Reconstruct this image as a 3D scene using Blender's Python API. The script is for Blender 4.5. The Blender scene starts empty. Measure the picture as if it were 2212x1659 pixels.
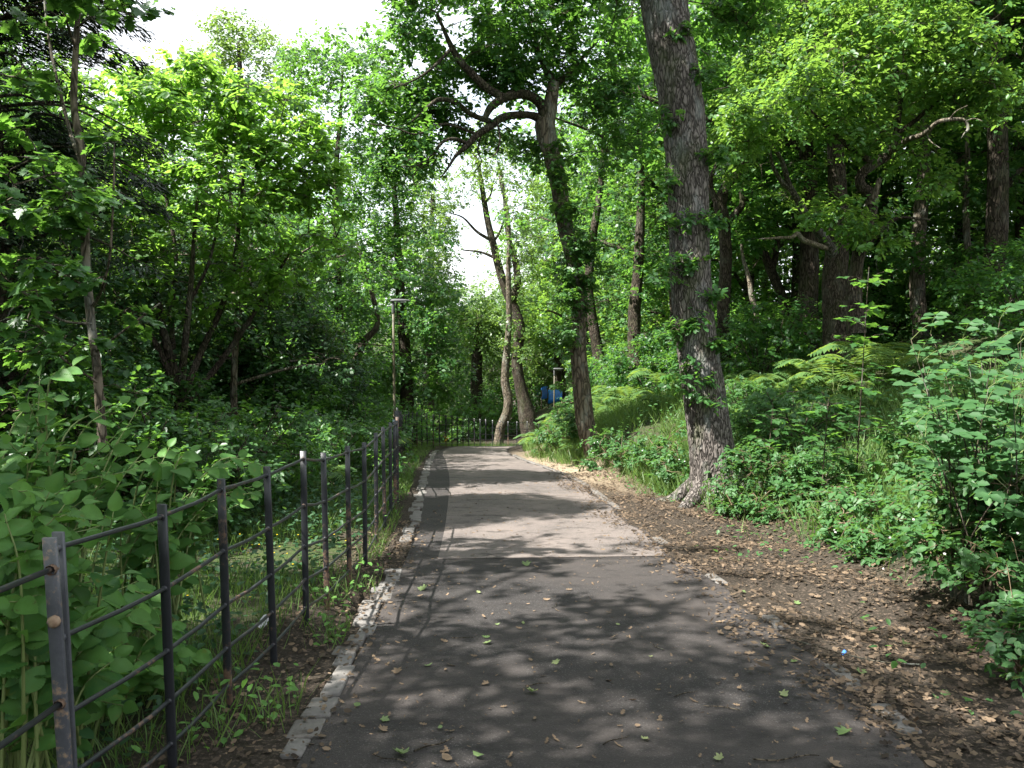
import bpy, math, random
import numpy as np
from mathutils import Vector, Matrix

rng = np.random.default_rng(11)
random.seed(11)
sc = bpy.context.scene
COL = sc.collection
R = math.radians

# ------------------------------------------------------------------ camera, sky, sun, exposure
PITCH = R(6.0)
F = 1791.0                       # focal length in units of a 2212 px wide frame
CAMP = np.array([0.0, 0.0, 1.63])
cam = bpy.data.cameras.new("Camera")
cam.sensor_width = 36.0
cam.lens = 36.0 * F / 2212.0
cam.clip_start = 0.05
cam.clip_end = 1500
camo = bpy.data.objects.new("Camera", cam)
COL.objects.link(camo)
camo.location = CAMP
camo.rotation_euler = (R(90) - PITCH, 0, 0)
sc.camera = camo

SUNV = Vector((-0.66, -0.20, 1.0)).normalized()
w = bpy.data.worlds.new("World")
sc.world = w
w.use_nodes = True
nt = w.node_tree
nt.nodes.clear()
sky = nt.nodes.new("ShaderNodeTexSky")
sky.sky_type = 'NISHITA'
sky.sun_disc = False
sky.sun_elevation = math.asin(SUNV.z)
sky.sun_rotation = math.atan2(SUNV.x, SUNV.y)
sky.air_density = 1.0
sky.dust_density = 1.0
sky.ozone_density = 1.0
bg = nt.nodes.new("ShaderNodeBackground")
bg.inputs[1].default_value = 0.10
wo = nt.nodes.new("ShaderNodeOutputWorld")
# thin bright summer cloud over the blue
tcw = nt.nodes.new("ShaderNodeTexCoord")
cn = nt.nodes.new("ShaderNodeTexNoise")
cn.inputs['Scale'].default_value = 2.2
cn.inputs['Detail'].default_value = 6
nt.links.new(tcw.outputs['Generated'], cn.inputs['Vector'])
cr_ = nt.nodes.new("ShaderNodeMapRange")
cr_.inputs[1].default_value = .30
cr_.inputs[2].default_value = .55
cr_.inputs[3].default_value = .55
cr_.inputs[4].default_value = 1.0
nt.links.new(cn.outputs['Fac'], cr_.inputs[0])
cm = nt.nodes.new("ShaderNodeMix")
cm.data_type = 'RGBA'
nt.links.new(cr_.outputs[0], cm.inputs[0])
nt.links.new(sky.outputs[0], cm.inputs[6])
cm.inputs[7].default_value = (4.7, 4.9, 5.25, 1)
nt.links.new(cm.outputs[2], bg.inputs[0])
nt.links.new(bg.outputs[0], wo.inputs[0])

sun = bpy.data.lights.new("Sun", 'SUN')
sun.energy = 5.0
sun.angle = R(0.53)
sun.color = (1.0, 0.965, 0.91)
suno = bpy.data.objects.new("Sun", sun)
COL.objects.link(suno)
suno.location = (-20, -6, 30)
suno.rotation_euler = SUNV.to_track_quat('Z', 'Y').to_euler()

sc.view_settings.view_transform = 'Standard'
sc.view_settings.look = 'None'
sc.view_settings.exposure = 2.05
sc.view_settings.gamma = 1.0
sc.view_settings.use_curve_mapping = False
cy = sc.cycles
cy.max_bounces = 7
cy.diffuse_bounces = 4
cy.glossy_bounces = 2
cy.transmission_bounces = 5
cy.transparent_max_bounces = 4
cy.caustics_reflective = False
cy.caustics_refractive = False
cy.sample_clamp_indirect = 4.0

# ------------------------------------------------------------------ geometry helpers
FW = np.array([0, math.cos(PITCH), -math.sin(PITCH)])
UP = np.array([0, math.sin(PITCH), math.cos(PITCH)])
T6 = math.tan(PITCH)


def at(u, v, d):
    """pixel column and row of the photograph, at depth d -> point of the place"""
    return CAMP + d * FW + np.array([(u - 1106) / F * d, 0, 0]) - UP * ((v - 829.5) / F * d)


def smooth(a, b, x):
    t = np.clip((np.asarray(x, float) - a) / (b - a), 0, 1)
    return t * t * (3 - 2 * t)


_ty = np.arange(-20, 60, 0.1)


def table(ys, xs, win=21):
    t = np.interp(_ty, ys, xs)
    k = np.ones(win) / win
    for _ in range(2):
        t = np.convolve(np.pad(t, win // 2, mode='edge'), k, mode='valid')
    return lambda y: np.interp(y, _ty, t)


cx = table([0, 5, 8, 10.5, 14, 18.6, 22, 24.5, 27], [.44, .44, .25, .08, -.2, -.75, -1.05, -1.2, -1.15])
hw = table([0, 5, 8, 10.5, 14, 18.6, 22, 25], [1.35, 1.35, 1.24, 1.24, 1.25, 1.06, 1.03, 1.05])
fx = table([0, 2.7, 3.5, 4.4, 8, 11, 14, 18, 22, 24.5], [-1.62, -1.52, -1.42, -1.345, -1.335, -1.52, -2.0, -2.5, -2.95, -3.05])


_ex = table([0, 14, 18, 21, 24, 27, 30, 36, 40, 44], [0, 0, .12, .26, .38, .5, .66, 1.15, 1.55, 1.55])


def PZ(y):
    y = np.asarray(y, float)
    return -T6 * np.minimum(y, 75) - _ex(np.clip(y, -15, 50))


def hrel(x, y):
    """height of the ground above the path's own slope"""
    x = np.asarray(x, float)
    y = np.asarray(y, float)
    s = x - (cx(y) + hw(y))
    m = np.interp(y, [0, 8, 13, 17, 22], [1.5, 1.2, 1.0, .6, .45])
    st = np.interp(y, [0, 9, 14, 17, 24], [.26, .30, .38, .8, .9])
    cap = np.interp(y, [0, 10, 15, 18, 24], [1.1, 1.0, .7, .8, .95])
    t = np.maximum(s - m, 0)
    t = np.where(t < .25, t * t / .5, t - .125)
    hr = np.minimum(st * t, cap) + .24 * np.maximum(t - cap / st, 0)
    hr = np.minimum(hr, 4.5) * (1 - smooth(26, 34, y))
    hr = hr + smooth(42, 52, y) * smooth(-1, 4, x) * 2.2
    t = np.maximum(fx(y) - 1.4 - x, 0)
    t = np.where(t < .5, t * t, t - .25)
    hl = np.minimum(.26 * t, 3.2) * (1 - .9 * smooth(18, 30, y))
    off = smooth(.05, .6, np.maximum(s, cx(y) - hw(y) - x))
    bump = .035 * np.sin(x * 2.1 + 1.3 * np.sin(y * 1.1)) + .03 * np.sin(y * 1.7 + x * .9) + .02 * np.sin(x * 5.3 + y * 4.1)
    return hr + hl + off * bump * (1 + .8 * smooth(3, 8, np.abs(s)))


def G(x, y):
    return PZ(y) + hrel(x, y)


def gp(u, d, lift=0.0):
    """point of the ground in pixel column u at depth d"""
    x = (u - 1106) / F * d
    y = d
    for _ in range(6):
        z = float(G(x, y))
        y = (d + (z - CAMP[2]) * math.sin(PITCH)) / math.cos(PITCH)
    return np.array([x, y, float(G(x, y)) + lift])


class MB:
    """collects polygons and links them as ONE mesh object"""

    def __init__(s):
        s.v, s.l, s.n, s.t, s.off = [], [], [], [], 0

    def add(s, V, loops, tot, tint=0.5):
        V = np.asarray(V, np.float32).reshape(-1, 3)
        loops = np.asarray(loops, np.int64).ravel()
        tot = np.asarray(tot, np.int64).ravel()
        s.v.append(V)
        s.l.append(loops + s.off)
        s.n.append(tot)
        t = np.empty(len(tot), np.float32)
        t[:] = tint
        s.t.append(t)
        s.off += len(V)

    def build(s, name, mat, parent=None, origin=None, sm=True):
        V = np.concatenate(s.v)
        o_ = np.zeros(3) if origin is None else np.asarray(origin)
        V = (V - o_).astype(np.float32)
        L = np.concatenate(s.l).astype(np.int32)
        N = np.concatenate(s.n).astype(np.int32)
        me = bpy.data.meshes.new(name)
        me.vertices.add(len(V))
        me.vertices.foreach_set("co", V.ravel())
        me.loops.add(len(L))
        me.loops.foreach_set("vertex_index", L)
        me.polygons.add(len(N))
        st = np.concatenate([[0], np.cumsum(N)[:-1]]).astype(np.int32)
        me.polygons.foreach_set("loop_start", st)
        me.update(calc_edges=True)
        a = me.attributes.new("tint", 'FLOAT', 'FACE')
        a.data.foreach_set("value", np.concatenate(s.t))
        if sm:
            me.polygons.foreach_set("use_smooth", np.ones(len(N), bool))
        me.materials.append(mat)
        o = bpy.data.objects.new(name, me)
        COL.objects.link(o)
        if parent is not None:
            o.parent = parent
        else:
            o.location = o_
        return o


def box(mb, lo, hi, M=None, tint=.5):
    x0, y0, z0 = lo
    x1, y1, z1 = hi
    V = np.array([[x0, y0, z0], [x1, y0, z0], [x1, y1, z0], [x0, y1, z0], [x0, y0, z1], [x1, y0, z1], [x1, y1, z1], [x0, y1, z1]], float)
    if M is not None:
        V = V @ np.array(M.to_3x3()).T + np.array(M.translation)
    mb.add(V, [0, 3, 2, 1, 4, 5, 6, 7, 0, 1, 5, 4, 1, 2, 6, 5, 2, 3, 7, 6, 3, 0, 4, 7], [4] * 6, tint)


def crv(pts, n):
    """Catmull-Rom through the points (any number of columns), n samples"""
    P = np.asarray(pts, float)
    if len(P) == 2:
        t = np.linspace(0, 1, n)[:, None]
        return P[0] * (1 - t) + P[1] * t
    Q = np.vstack([2 * P[0] - P[1], P, 2 * P[-1] - P[-2]])
    t = np.linspace(0, len(P) - 1 - 1e-6, n)
    i = t.astype(int)
    f = (t - i)[:, None]
    a, b, c, d = Q[i], Q[i + 1], Q[i + 2], Q[i + 3]
    return .5 * (2 * b + (c - a) * f + (2 * a - 5 * b + 4 * c - d) * f ** 2 + (3 * b - a - 3 * c + d) * f ** 3)


_NG = rng.random((64, 256))


def anoise(ang, h, ka, kh):
    """noise on a trunk, periodic round it"""
    a = (ang / (2 * math.pi) % 1) * ka
    b = h * kh
    i = np.floor(a).astype(int)
    j = np.floor(b).astype(int)
    fa = a - i
    fb = b - j
    fa = fa * fa * (3 - 2 * fa)
    fb = fb * fb * (3 - 2 * fb)
    g = lambda p, q: _NG[(q * 7) % 64, (p % ka) + 3 * (ka % 50)]
    return (g(i, j) * (1 - fa) + g(i + 1, j) * fa) * (1 - fb) + (g(i, j + 1) * (1 - fa) + g(i + 1, j + 1) * fa) * fb


def tube(mb, P, r, k=6, tint=.5, rough=0.0, ka=22):
    P = np.asarray(P, float)
    n = len(P)
    r = np.broadcast_to(np.asarray(r, float), (n,))
    T = np.gradient(P, axis=0)
    T /= np.linalg.norm(T, axis=1)[:, None] + 1e-9
    ref = np.array([1., 0, 0]) if abs(T[0, 0]) < .8 else np.array([0, 1., 0])
    A = np.empty((n, 3))
    a = ref
    for i in range(n):
        a = a - T[i] * (a @ T[i])
        a /= np.linalg.norm(a) + 1e-9
        A[i] = a
    B = np.cross(T, A)
    ang = np.arange(k) / k * 2 * math.pi
    rr = np.repeat(r[:, None], k, 1)
    if rough:
        h = np.concatenate([[0], np.cumsum(np.linalg.norm(np.diff(P, axis=0), axis=1))])[:, None]
        aa = ang[None, :] + 0 * h
        hh = h + 0 * aa
        aw = aa + .35 * (anoise(aa, hh, 5, 2.3) - .5)
        big = anoise(aa, hh, 4, 1.1) - .5
        rid = 1 - np.abs(2 * anoise(aw, hh, ka, 5.5) - 1)
        fine = anoise(aw, hh, ka * 2, 17) - .5
        rr = rr * (1 + rough * (.9 * big + .75 * (rid - .5) + .5 * fine))
    V = P[:, None, :] + rr[..., None] * (np.cos(ang)[None, :, None] * A[:, None, :] + np.sin(ang)[None, :, None] * B[:, None, :])
    i = np.arange(n - 1)[:, None] * k
    j = np.arange(k)[None, :]
    j2 = (j + 1) % k
    q = np.stack([i + j, i + j2, i + k + j2, i + k + j], -1).reshape(-1)
    tot = [4] * ((n - 1) * k)
    cap = np.arange(k) + (n - 1) * k
    mb.add(V.reshape(-1, 3), np.concatenate([q, cap]), tot + [k], tint)


# leaf templates: vertices (along, side, up) and faces
def T_from(half, fold=.12, droop=.1, strip=True):
    h = np.array(half, float)
    n = len(h)
    mid = [(x, 0, -droop * x * x) for x, _ in h]
    L = [(x, y, fold * y - droop * x * x) for x, y in h]
    Rr = [(x, -y, fold * y - droop * x * x) for x, y in h]
    V = mid + L + Rr
    f = []
    for i in range(n - 1):
        f.append([i, i + 1, n + i + 1, n + i])
        f.append([i + 1, i, 2 * n + i, 2 * n + i + 1])
    return np.array(V), f


OVAL = (np.array([(0, 0, 0), (.32, .29, .06), (.72, .24, .0), (1, 0, -.12), (.72, -.24, .0), (.32, -.29, .06)], float), [[0, 3, 2, 1], [0, 5, 4, 3]])
RHOMB = (np.array([(0, 0, 0), (.5, .34, .05), (1, 0, -.08), (.5, -.34, .05)], float), [[0, 3, 2, 1]])
NARROW = (np.array([(0, 0, 0), (.35, .17, .03), (1, 0, -.08), (.35, -.17, .03)], float), [[0, 3, 2, 1]])
NEEDLE = (np.array([(0, 0, 0), (.5, .09, .0), (1, 0, -.08), (.5, -.09, .0)], float), [[0, 3, 2, 1]])
OAK = T_from([(0, .01), (.14, .06), (.26, .19), (.35, .11), (.48, .27), (.58, .15), (.72, .29), (.82, .16), (.93, .15), (1, .01)], .15, .16)
_e = [(0, .0)]
for _i in range(1, 12):
    _x = _i / 12
    _y = .37 * math.sin(math.pi * _x ** .78) ** .8
    _e += [(_x - .022, _y * .9), (_x, _y)]
def elm(fold, droop):
    V, f = T_from(_e + [(.94, .075), (1, .0)], fold, droop)
    n = len(V) // 3
    V[n:, 2] += .022 * np.where(np.arange(2 * n) % 2, 1, -1)       # the blade rises and sinks between its side veins
    return V, f


ELMS = [elm(.2, .12), elm(.3, .3), elm(.05, .45), elm(.38, .2)]
ELM = ELMS[0]
# palmate leaf: fan
_pa = [(0, 0), (-.06, .2), (.02, .46), (.16, .3), (.3, .52), (.5, .62), (.5, .4), (.56, .26), (.72, .34), (.78, .16), (1, 0)]
PALM = (np.array([(.22, 0, .0)] + [(x, y, .12 * y - .14 * x * x) for x, y in _pa] + [(x, -y, .12 * y - .14 * x * x) for x, y in _pa[1:-1]], float), None)
_k = len(_pa)
_ring = list(range(1, _k + 1)) + list(range(_k + len(_pa) - 2, _k, -1))
PALM = (PALM[0], [[0, _ring[i], _ring[(i + 1) % len(_ring)]] for i in range(len(_ring))])


def nrm(a):
    return a / (np.linalg.norm(a, axis=-1, keepdims=True) + 1e-9)


def leaves(mb, P, D, N, S, tm, tint):
    P, D, N = np.asarray(P, float), np.asarray(D, float), np.asarray(N, float)
    n = len(P)
    S = np.broadcast_to(np.asarray(S, float), (n,))
    D = nrm(D)
    W = nrm(np.cross(N, D))
    U = np.cross(D, W)
    t, fs = tm
    V = P[:, None, :] + S[:, None, None] * (t[None, :, 0:1] * D[:, None] + t[None, :, 1:2] * W[:, None] + t[None, :, 2:3] * U[:, None])
    fl = np.concatenate([np.array(f) for f in fs])
    L = (np.arange(n) * len(t))[:, None] + fl[None, :]
    tot = np.tile([len(f) for f in fs], n)
    tn = np.repeat(np.broadcast_to(np.asarray(tint, float), (n,)), len(fs))
    mb.add(V.reshape(-1, 3), L.ravel(), tot, tn)


def rv(n):
    return nrm(rng.normal(size=(n, 3)))


# ------------------------------------------------------------------ materials
def newmat(name):
    m = bpy.data.materials.new(name)
    m.use_nodes = True
    n = m.node_tree
    n.nodes.clear()
    return m, n, n.nodes.new("ShaderNodeOutputMaterial")


def N_(n, t, **k):
    x = n.nodes.new(t)
    for a, b in k.items():
        setattr(x, a, b)
    return x


def mixc(n, fac, a, b, blend='MIX'):
    x = N_(n, "ShaderNodeMix", data_type='RGBA', blend_type=blend)
    for sock, val in ((x.inputs[0], fac), (x.inputs[6], a), (x.inputs[7], b)):
        if hasattr(val, 'is_linked') or hasattr(val, 'links'):
            n.links.new(val, sock)
        elif isinstance(val, (int, float)):
            sock.default_value = val
        else:
            sock.default_value = (*val, 1)
    return x.outputs[2]


def noise(n, scale, detail=4, rough=.6, vec=None):
    x = N_(n, "ShaderNodeTexNoise")
    x.inputs['Scale'].default_value = scale
    x.inputs['Detail'].default_value = detail
    x.inputs['Roughness'].default_value = rough
    if vec is not None:
        n.links.new(vec, x.inputs['Vector'])
    return x.outputs['Fac']


def ramp(n, fac, stops):
    x = N_(n, "ShaderNodeValToRGB")
    e = x.color_ramp.elements
    while len(e) < len(stops):
        e.new(.5)
    for i, (p, c) in enumerate(stops):
        e[i].position = p
        e[i].color = (*c, 1) if len(c) == 3 else c
    n.links.new(fac, x.inputs[0])
    return x.outputs[0]


def bw(n, fac, a, b):
    return ramp(n, fac, [(a, (0, 0, 0)), (b, (1, 1, 1))])


def coords(n, scale=(1, 1, 1), kind='Object'):
    t = N_(n, "ShaderNodeTexCoord")
    m = N_(n, "ShaderNodeMapping")
    m.inputs['Scale'].default_value = scale
    n.links.new(t.outputs[kind], m.inputs[0])
    return m.outputs[0]


def principled(n, out, col, rough=.6, spec=.4, bump=None, bstr=.3, bdist=.02, metal=0):
    p = N_(n, "ShaderNodeBsdfPrincipled")
    if hasattr(col, 'links'):
        n.links.new(col, p.inputs['Base Color'])
    else:
        p.inputs['Base Color'].default_value = (*col, 1)
    if hasattr(rough, 'links'):
        n.links.new(rough, p.inputs['Roughness'])
    else:
        p.inputs['Roughness'].default_value = rough
    p.inputs['Specular IOR Level'].default_value = spec
    p.inputs['Metallic'].default_value = metal
    if bump is not None:
        b = N_(n, "ShaderNodeBump")
        b.inputs['Strength'].default_value = bstr
        b.inputs['Distance'].default_value = bdist
        n.links.new(bump, b.inputs['Height'])
        n.links.new(b.outputs[0], p.inputs['Normal'])
    if out is not None:
        n.links.new(p.outputs[0], out.inputs[0])
    return p


def leaf_mat(name, dark, light, trans, tf=.46, rough=.42, spec=.42, mottle=False):
    m, n, out = newmat(name)
    a = N_(n, "ShaderNodeAttribute", attribute_name="tint")
    c = mixc(n, a.outputs['Fac'], dark, light)
    if mottle:
        v = coords(n)
        c = mixc(n, bw(n, noise(n, 38, 4, .6, v), .35, .7), c, tuple(x * .6 for x in light))
        c = mixc(n, ramp(n, noise(n, 17, 3, .6, v), [(.64, (0, 0, 0)), (.70, (.75, .75, .75))]), c, (.16, .17, .035))
        c = mixc(n, ramp(n, noise(n, 55, 2, .5, v), [(.70, (0, 0, 0)), (.74, (.9, .9, .9))]), c, (.07, .045, .02))
    p = principled(n, None, c, rough, spec)
    t = N_(n, "ShaderNodeBsdfTranslucent")
    ct = mixc(n, a.outputs['Fac'], tuple(v * .6 for v in trans), trans)
    n.links.new(ct, t.inputs[0])
    mx = N_(n, "ShaderNodeMixShader")
    mx.inputs[0].default_value = tf
    n.links.new(p.outputs[0], mx.inputs[1])
    n.links.new(t.outputs[0], mx.inputs[2])
    n.links.new(mx.outputs[0], out.inputs[0])
    return m


def bark_mat(name, c1, c2, moss=(.05, .07, .02), mossamt=.5, lichen=(.25, .27, .24), sc_=1.0):
    m, n, out = newmat(name)
    v = coords(n, (9 * sc_, 9 * sc_, 2.4 * sc_))
    big = coords(n, (1.3, 1.3, .6))
    nz = noise(n, 2.2, 6, .65, v)
    vo = N_(n, "ShaderNodeTexVoronoi", feature='DISTANCE_TO_EDGE')
    vo.inputs['Scale'].default_value = 2.6
    dv = N_(n, "ShaderNodeVectorMath", operation='ADD')
    nn = N_(n, "ShaderNodeTexNoise")
    nn.inputs['Scale'].default_value = 1.5
    n.links.new(v, nn.inputs['Vector'])
    n.links.new(v, dv.inputs[0])
    n.links.new(nn.outputs['Color'], dv.inputs[1])
    n.links.new(dv.outputs[0], vo.inputs['Vector'])
    crack = bw(n, vo.outputs['Distance'], .0, .22)
    col = mixc(n, nz, c1, c2)
    col = mixc(n, crack, tuple(x * .35 for x in c1), col)
    l = bw(n, noise(n, 3.0, 5, .6, big), .52, .68)
    lm = N_(n, "ShaderNodeMath", operation='MULTIPLY')
    n.links.new(l, lm.inputs[0])
    lm.inputs[1].default_value = .55
    col = mixc(n, lm.outputs[0], col, lichen)
    mo = bw(n, noise(n, 2.1, 5, .62, coords(n, (1.6, 1.6, .7))), .5, .7)
    mm = N_(n, "ShaderNodeMath", operation='MULTIPLY')
    n.links.new(mo, mm.inputs[0])
    mm.inputs[1].default_value = mossamt
    col = mixc(n, mm.outputs[0], col, moss)
    hb = N_(n, "ShaderNodeMath", operation='ADD')
    n.links.new(crack, hb.inputs[0])
    n.links.new(nz, hb.inputs[1])
    principled(n, out, col, .9, .15, hb.outputs[0], .9, .02)
    return m


M = {}
M['oakleaf'] = leaf_mat('oak_leaves', (.018, .062, .02), (.058, .155, .038), (.20, .43, .055), .48)
M['brightleaf'] = leaf_mat('bright_oak_leaves', (.026, .08, .022), (.095, .21, .05), (.29, .50, .065), .48)
M['hazelleaf'] = leaf_mat('hazel_leaves', (.026, .082, .018), (.10, .21, .036), (.33, .61, .07), .54)
M['elmleaf'] = leaf_mat('elm_leaves', (.036, .12, .034), (.13, .285, .062), (.22, .44, .07), .42, .5, .22, True)
M['mapleleaf'] = leaf_mat('maple_leaves', (.022, .072, .022), (.062, .15, .036), (.19, .40, .05), .45)
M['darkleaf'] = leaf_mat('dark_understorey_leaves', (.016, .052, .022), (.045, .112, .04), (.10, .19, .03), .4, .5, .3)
M['yellowleaf'] = leaf_mat('yellow_green_leaves', (.05, .115, .03), (.14, .235, .06), (.29, .46, .075), .47)
M['needle'] = leaf_mat('conifer_needles', (.010, .022, .012), (.022, .042, .018), (.03, .05, .02), .2, .5, .3)
M['grassblade'] = leaf_mat('grass_blades', (.04, .105, .026), (.15, .22, .062), (.2, .34, .05), .4, .5, .35)
M['fernleaf'] = leaf_mat('bracken_fronds', (.05, .12, .038), (.11, .20, .06), (.28, .42, .06), .45, .5, .4)
M['brambleleaf'] = leaf_mat('bramble_leaves', (.028, .09, .034), (.082, .19, .058), (.17, .36, .06), .4, .48, .32, True)
M['ashleaf'] = leaf_mat('elder_leaves', (.022, .072, .028), (.055, .135, .044), (.14, .30, .05), .42, .55, .25)
M['deadleaf'] = leaf_mat('dead_leaves', (.024, .018, .013), (.185, .132, .085), (.2, .13, .08), .15, .7, .2)
M['freshfallen'] = leaf_mat('fallen_green_leaves', (.07, .14, .04), (.24, .27, .12), (.15, .25, .05), .25, .55, .3)
M['flower'] = leaf_mat('pale_blossom', (.55, .5, .52), (.8, .78, .76), (.5, .45, .45), .3, .6, .2)
M['buttercup'] = leaf_mat('yellow_petals', (.6, .38, .01), (.85, .6, .02), (.6, .45, .02), .3, .4, .3)
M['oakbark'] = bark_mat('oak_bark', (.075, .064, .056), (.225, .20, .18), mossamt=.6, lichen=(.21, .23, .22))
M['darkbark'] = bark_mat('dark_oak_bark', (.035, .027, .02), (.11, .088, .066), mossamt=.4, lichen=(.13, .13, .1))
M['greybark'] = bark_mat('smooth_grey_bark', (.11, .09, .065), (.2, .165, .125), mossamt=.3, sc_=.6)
M['palebark'] = bark_mat('pale_dead_wood', (.2, .16, .115), (.38, .32, .24), mossamt=.1, sc_=1.2)
M['twig'] = bark_mat('thin_twigs', (.06, .05, .035), (.15, .12, .085), mossamt=.3)


def simple(name, col, rough=.6, spec=.4):
    m, n, out = newmat(name)
    nz = noise(n, 30, 4, .6, coords(n))
    c = mixc(n, nz, tuple(v * .75 for v in col), tuple(min(1, v * 1.15) for v in col))
    principled(n, out, c, rough, spec)
    return m


M['stem'] = simple('green_stems', (.13, .17, .05))
M['redstem'] = simple('reddish_bramble_stems', (.11, .075, .042))
M['lampgrey'] = simple('grey_lantern_paint', (.065, .068, .068), .6)
M['glass'] = simple('lantern_diffuser', (.6, .62, .6), .2, .5)
M['bluepanel'] = simple('blue_sheeting', (.03, .24, .82), .5)
M['paper'] = simple('white_paper', (.6, .61, .63), .8)
M['bluewrap'] = simple('blue_wrapper', (.06, .2, .62), .35)
M['redwrap'] = simple('red_wrapper', (.65, .06, .03), .35)
M['stone'] = simple('grey_stone', (.25, .235, .215), .9, .2)


def iron_mat(name, p1, p2, r1, r2):
    m, n, out = newmat(name)
    v = coords(n)
    a = N_(n, "ShaderNodeAttribute", attribute_name="tint")
    nz = noise(n, 34, 6, .72, v)
    nl = noise(n, 2.3, 4, .6, coords(n, (1.5, 1.5, .8)))
    ad = N_(n, "ShaderNodeMath", operation='ADD')
    n.links.new(nz, ad.inputs[0])
    n.links.new(nl, ad.inputs[1])
    ad2 = N_(n, "ShaderNodeMath", operation='ADD')
    n.links.new(ad.outputs[0], ad2.inputs[0])
    n.links.new(a.outputs['Fac'], ad2.inputs[1])
    rust = bw(n, ad2.outputs[0], .60, .80)
    x = rust.node.color_ramp
    paint = mixc(n, nz, p1, p2)
    rc = mixc(n, noise(n, 60, 3, .6, v), r1, r2)
    sca = N_(n, "ShaderNodeMath", operation='MULTIPLY')
    n.links.new(ad2.outputs[0], sca.inputs[0])
    sca.inputs[1].default_value = .5
    x.elements[0].position, x.elements[1].position = .70, .765
    n.links.new(sca.outputs[0], rust.node.inputs[0])
    col = mixc(n, rust, paint, rc)
    ro = N_(n, "ShaderNodeMapRange")
    n.links.new(rust, ro.inputs[0])
    ro.inputs[3].default_value = .42
    ro.inputs[4].default_value = .8
    principled(n, out, col, ro.outputs[0], .5, nz, .45, .004)
    return m


M['iron'] = iron_mat('black_painted_iron', (.010, .011, .0135), (.028, .030, .035), (.085, .045, .028), (.18, .115, .075))
M['worniron'] = iron_mat('worn_grey_painted_iron', (.035, .037, .043), (.10, .105, .118), (.14, .075, .045), (.36, .27, .18))


def pole_mat():
    m, n, out = newmat('lamp_post_paint')
    t = N_(n, "ShaderNodeTexCoord")
    sx = N_(n, "ShaderNodeSeparateXYZ")
    n.links.new(t.outputs['Object'], sx.inputs[0])
    f = bw(n, sx.outputs[2], .0, 1.0)
    f.node.color_ramp.interpolation = 'CONSTANT'
    sc1 = N_(n, "ShaderNodeMath", operation='GREATER_THAN')
    n.links.new(sx.outputs[2], sc1.inputs[0])
    sc1.inputs[1].default_value = .95
    up = mixc(n, noise(n, 3, 4, .6, coords(n, (6, 6, 1))), (.062, .055, .031), (.105, .094, .055))
    col = mixc(n, sc1.outputs[0], (.42, .58, .68), up)
    principled(n, out, col, .55, .4)
    return m


M['pole'] = pole_mat()


def asphalt(name, base, spec_amt=.5, warm=(.0, .0, .0), patch=True):
    m, n, out = newmat(name)
    v = coords(n)
    fine = noise(n, 260, 2, .6, v)
    vo = N_(n, "ShaderNodeTexVoronoi")
    vo.inputs['Scale'].default_value = 170
    n.links.new(v, vo.inputs['Vector'])
    grit = bw(n, vo.outputs['Distance'], .0, .55)
    chip = N_(n, "ShaderNodeSeparateColor")
    n.links.new(vo.outputs['Color'], chip.inputs[0])
    ch = bw(n, chip.outputs[0], .9, .97)
    large = noise(n, .9, 5, .62, v)
    mid = noise(n, 4.2, 7, .72, coords(n, (.75, 1.25, 1)))
    c = mixc(n, fine, tuple(x * .62 for x in base), tuple(x * 1.3 for x in base))
    c = mixc(n, ch, c, tuple(min(1, x * 2.2 + .02) for x in base))
    c = mixc(n, bw(n, large, .38, .66), c, tuple(x * 1.35 + wv for x, wv in zip(base, warm)))
    st = bw(n, mid, .53, .66)
    stm = N_(n, "ShaderNodeMath", operation='MULTIPLY')
    n.links.new(st, stm.inputs[0])
    stm.inputs[1].default_value = spec_amt
    c = mixc(n, stm.outputs[0], c, tuple(x * .3 for x in base))
    # old cracks wandering over the surface
    dn = N_(n, "ShaderNodeTexNoise")
    dn.inputs['Scale'].default_value = 2.5
    dn.inputs['Detail'].default_value = 6
    n.links.new(v, dn.inputs['Vector'])
    va = N_(n, "ShaderNodeVectorMath", operation='MULTIPLY_ADD')
    n.links.new(dn.outputs['Color'], va.inputs[0])
    va.inputs[1].default_value = (.6, .6, .6)
    n.links.new(v, va.inputs[2])
    ck = N_(n, "ShaderNodeTexVoronoi", feature='DISTANCE_TO_EDGE')
    ck.inputs['Scale'].default_value = .33
    n.links.new(va.outputs[0], ck.inputs['Vector'])
    c = mixc(n, ramp(n, ck.outputs['Distance'], [(.002, (.72, .72, .72)), (.006, (1, 1, 1))]), tuple(x * .3 for x in base), c)
    sp = noise(n, 75, 3, .7, v)
    c = mixc(n, bw(n, sp, .66, .74), c, tuple(x * .25 for x in base))
    c = mixc(n, bw(n, noise(n, 52, 3, .7, coords(n, (1.1, .9, 1))), .69, .76), c, (.10, .08, .062))
    ah = N_(n, "ShaderNodeMath", operation='MULTIPLY_ADD')
    n.links.new(sp, ah.inputs[0])
    ah.inputs[1].default_value = 1.5
    n.links.new(grit, ah.inputs[2])
    principled(n, out, c, .85, .3, ah.outputs[0], .6, .008)
    return m


M['asphalt'] = asphalt('dark_asphalt', (.0265, .0235, .0222), .6, (.010, .007, .005))
M['oldasphalt'] = asphalt('worn_pale_asphalt', (.098, .084, .076), .85, (.022, .015, .011))


def kerb_mat():
    m, n, out = newmat('stone_kerb')
    v = coords(n)
    a = N_(n, "ShaderNodeAttribute", attribute_name="tint")
    c = mixc(n, noise(n, 14, 6, .65, v), (.08, .075, .07), (.20, .19, .178))
    c = mixc(n, a.outputs['Fac'], tuple([.10, .09, .078]), c)
    c = mixc(n, bw(n, noise(n, 5, 5, .65, v), .56, .68), c, (.045, .036, .028))
    principled(n, out, c, .9, .2, noise(n, 60, 5, .6, v), .5, .008)
    return m


M['kerb'] = kerb_mat()


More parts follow.
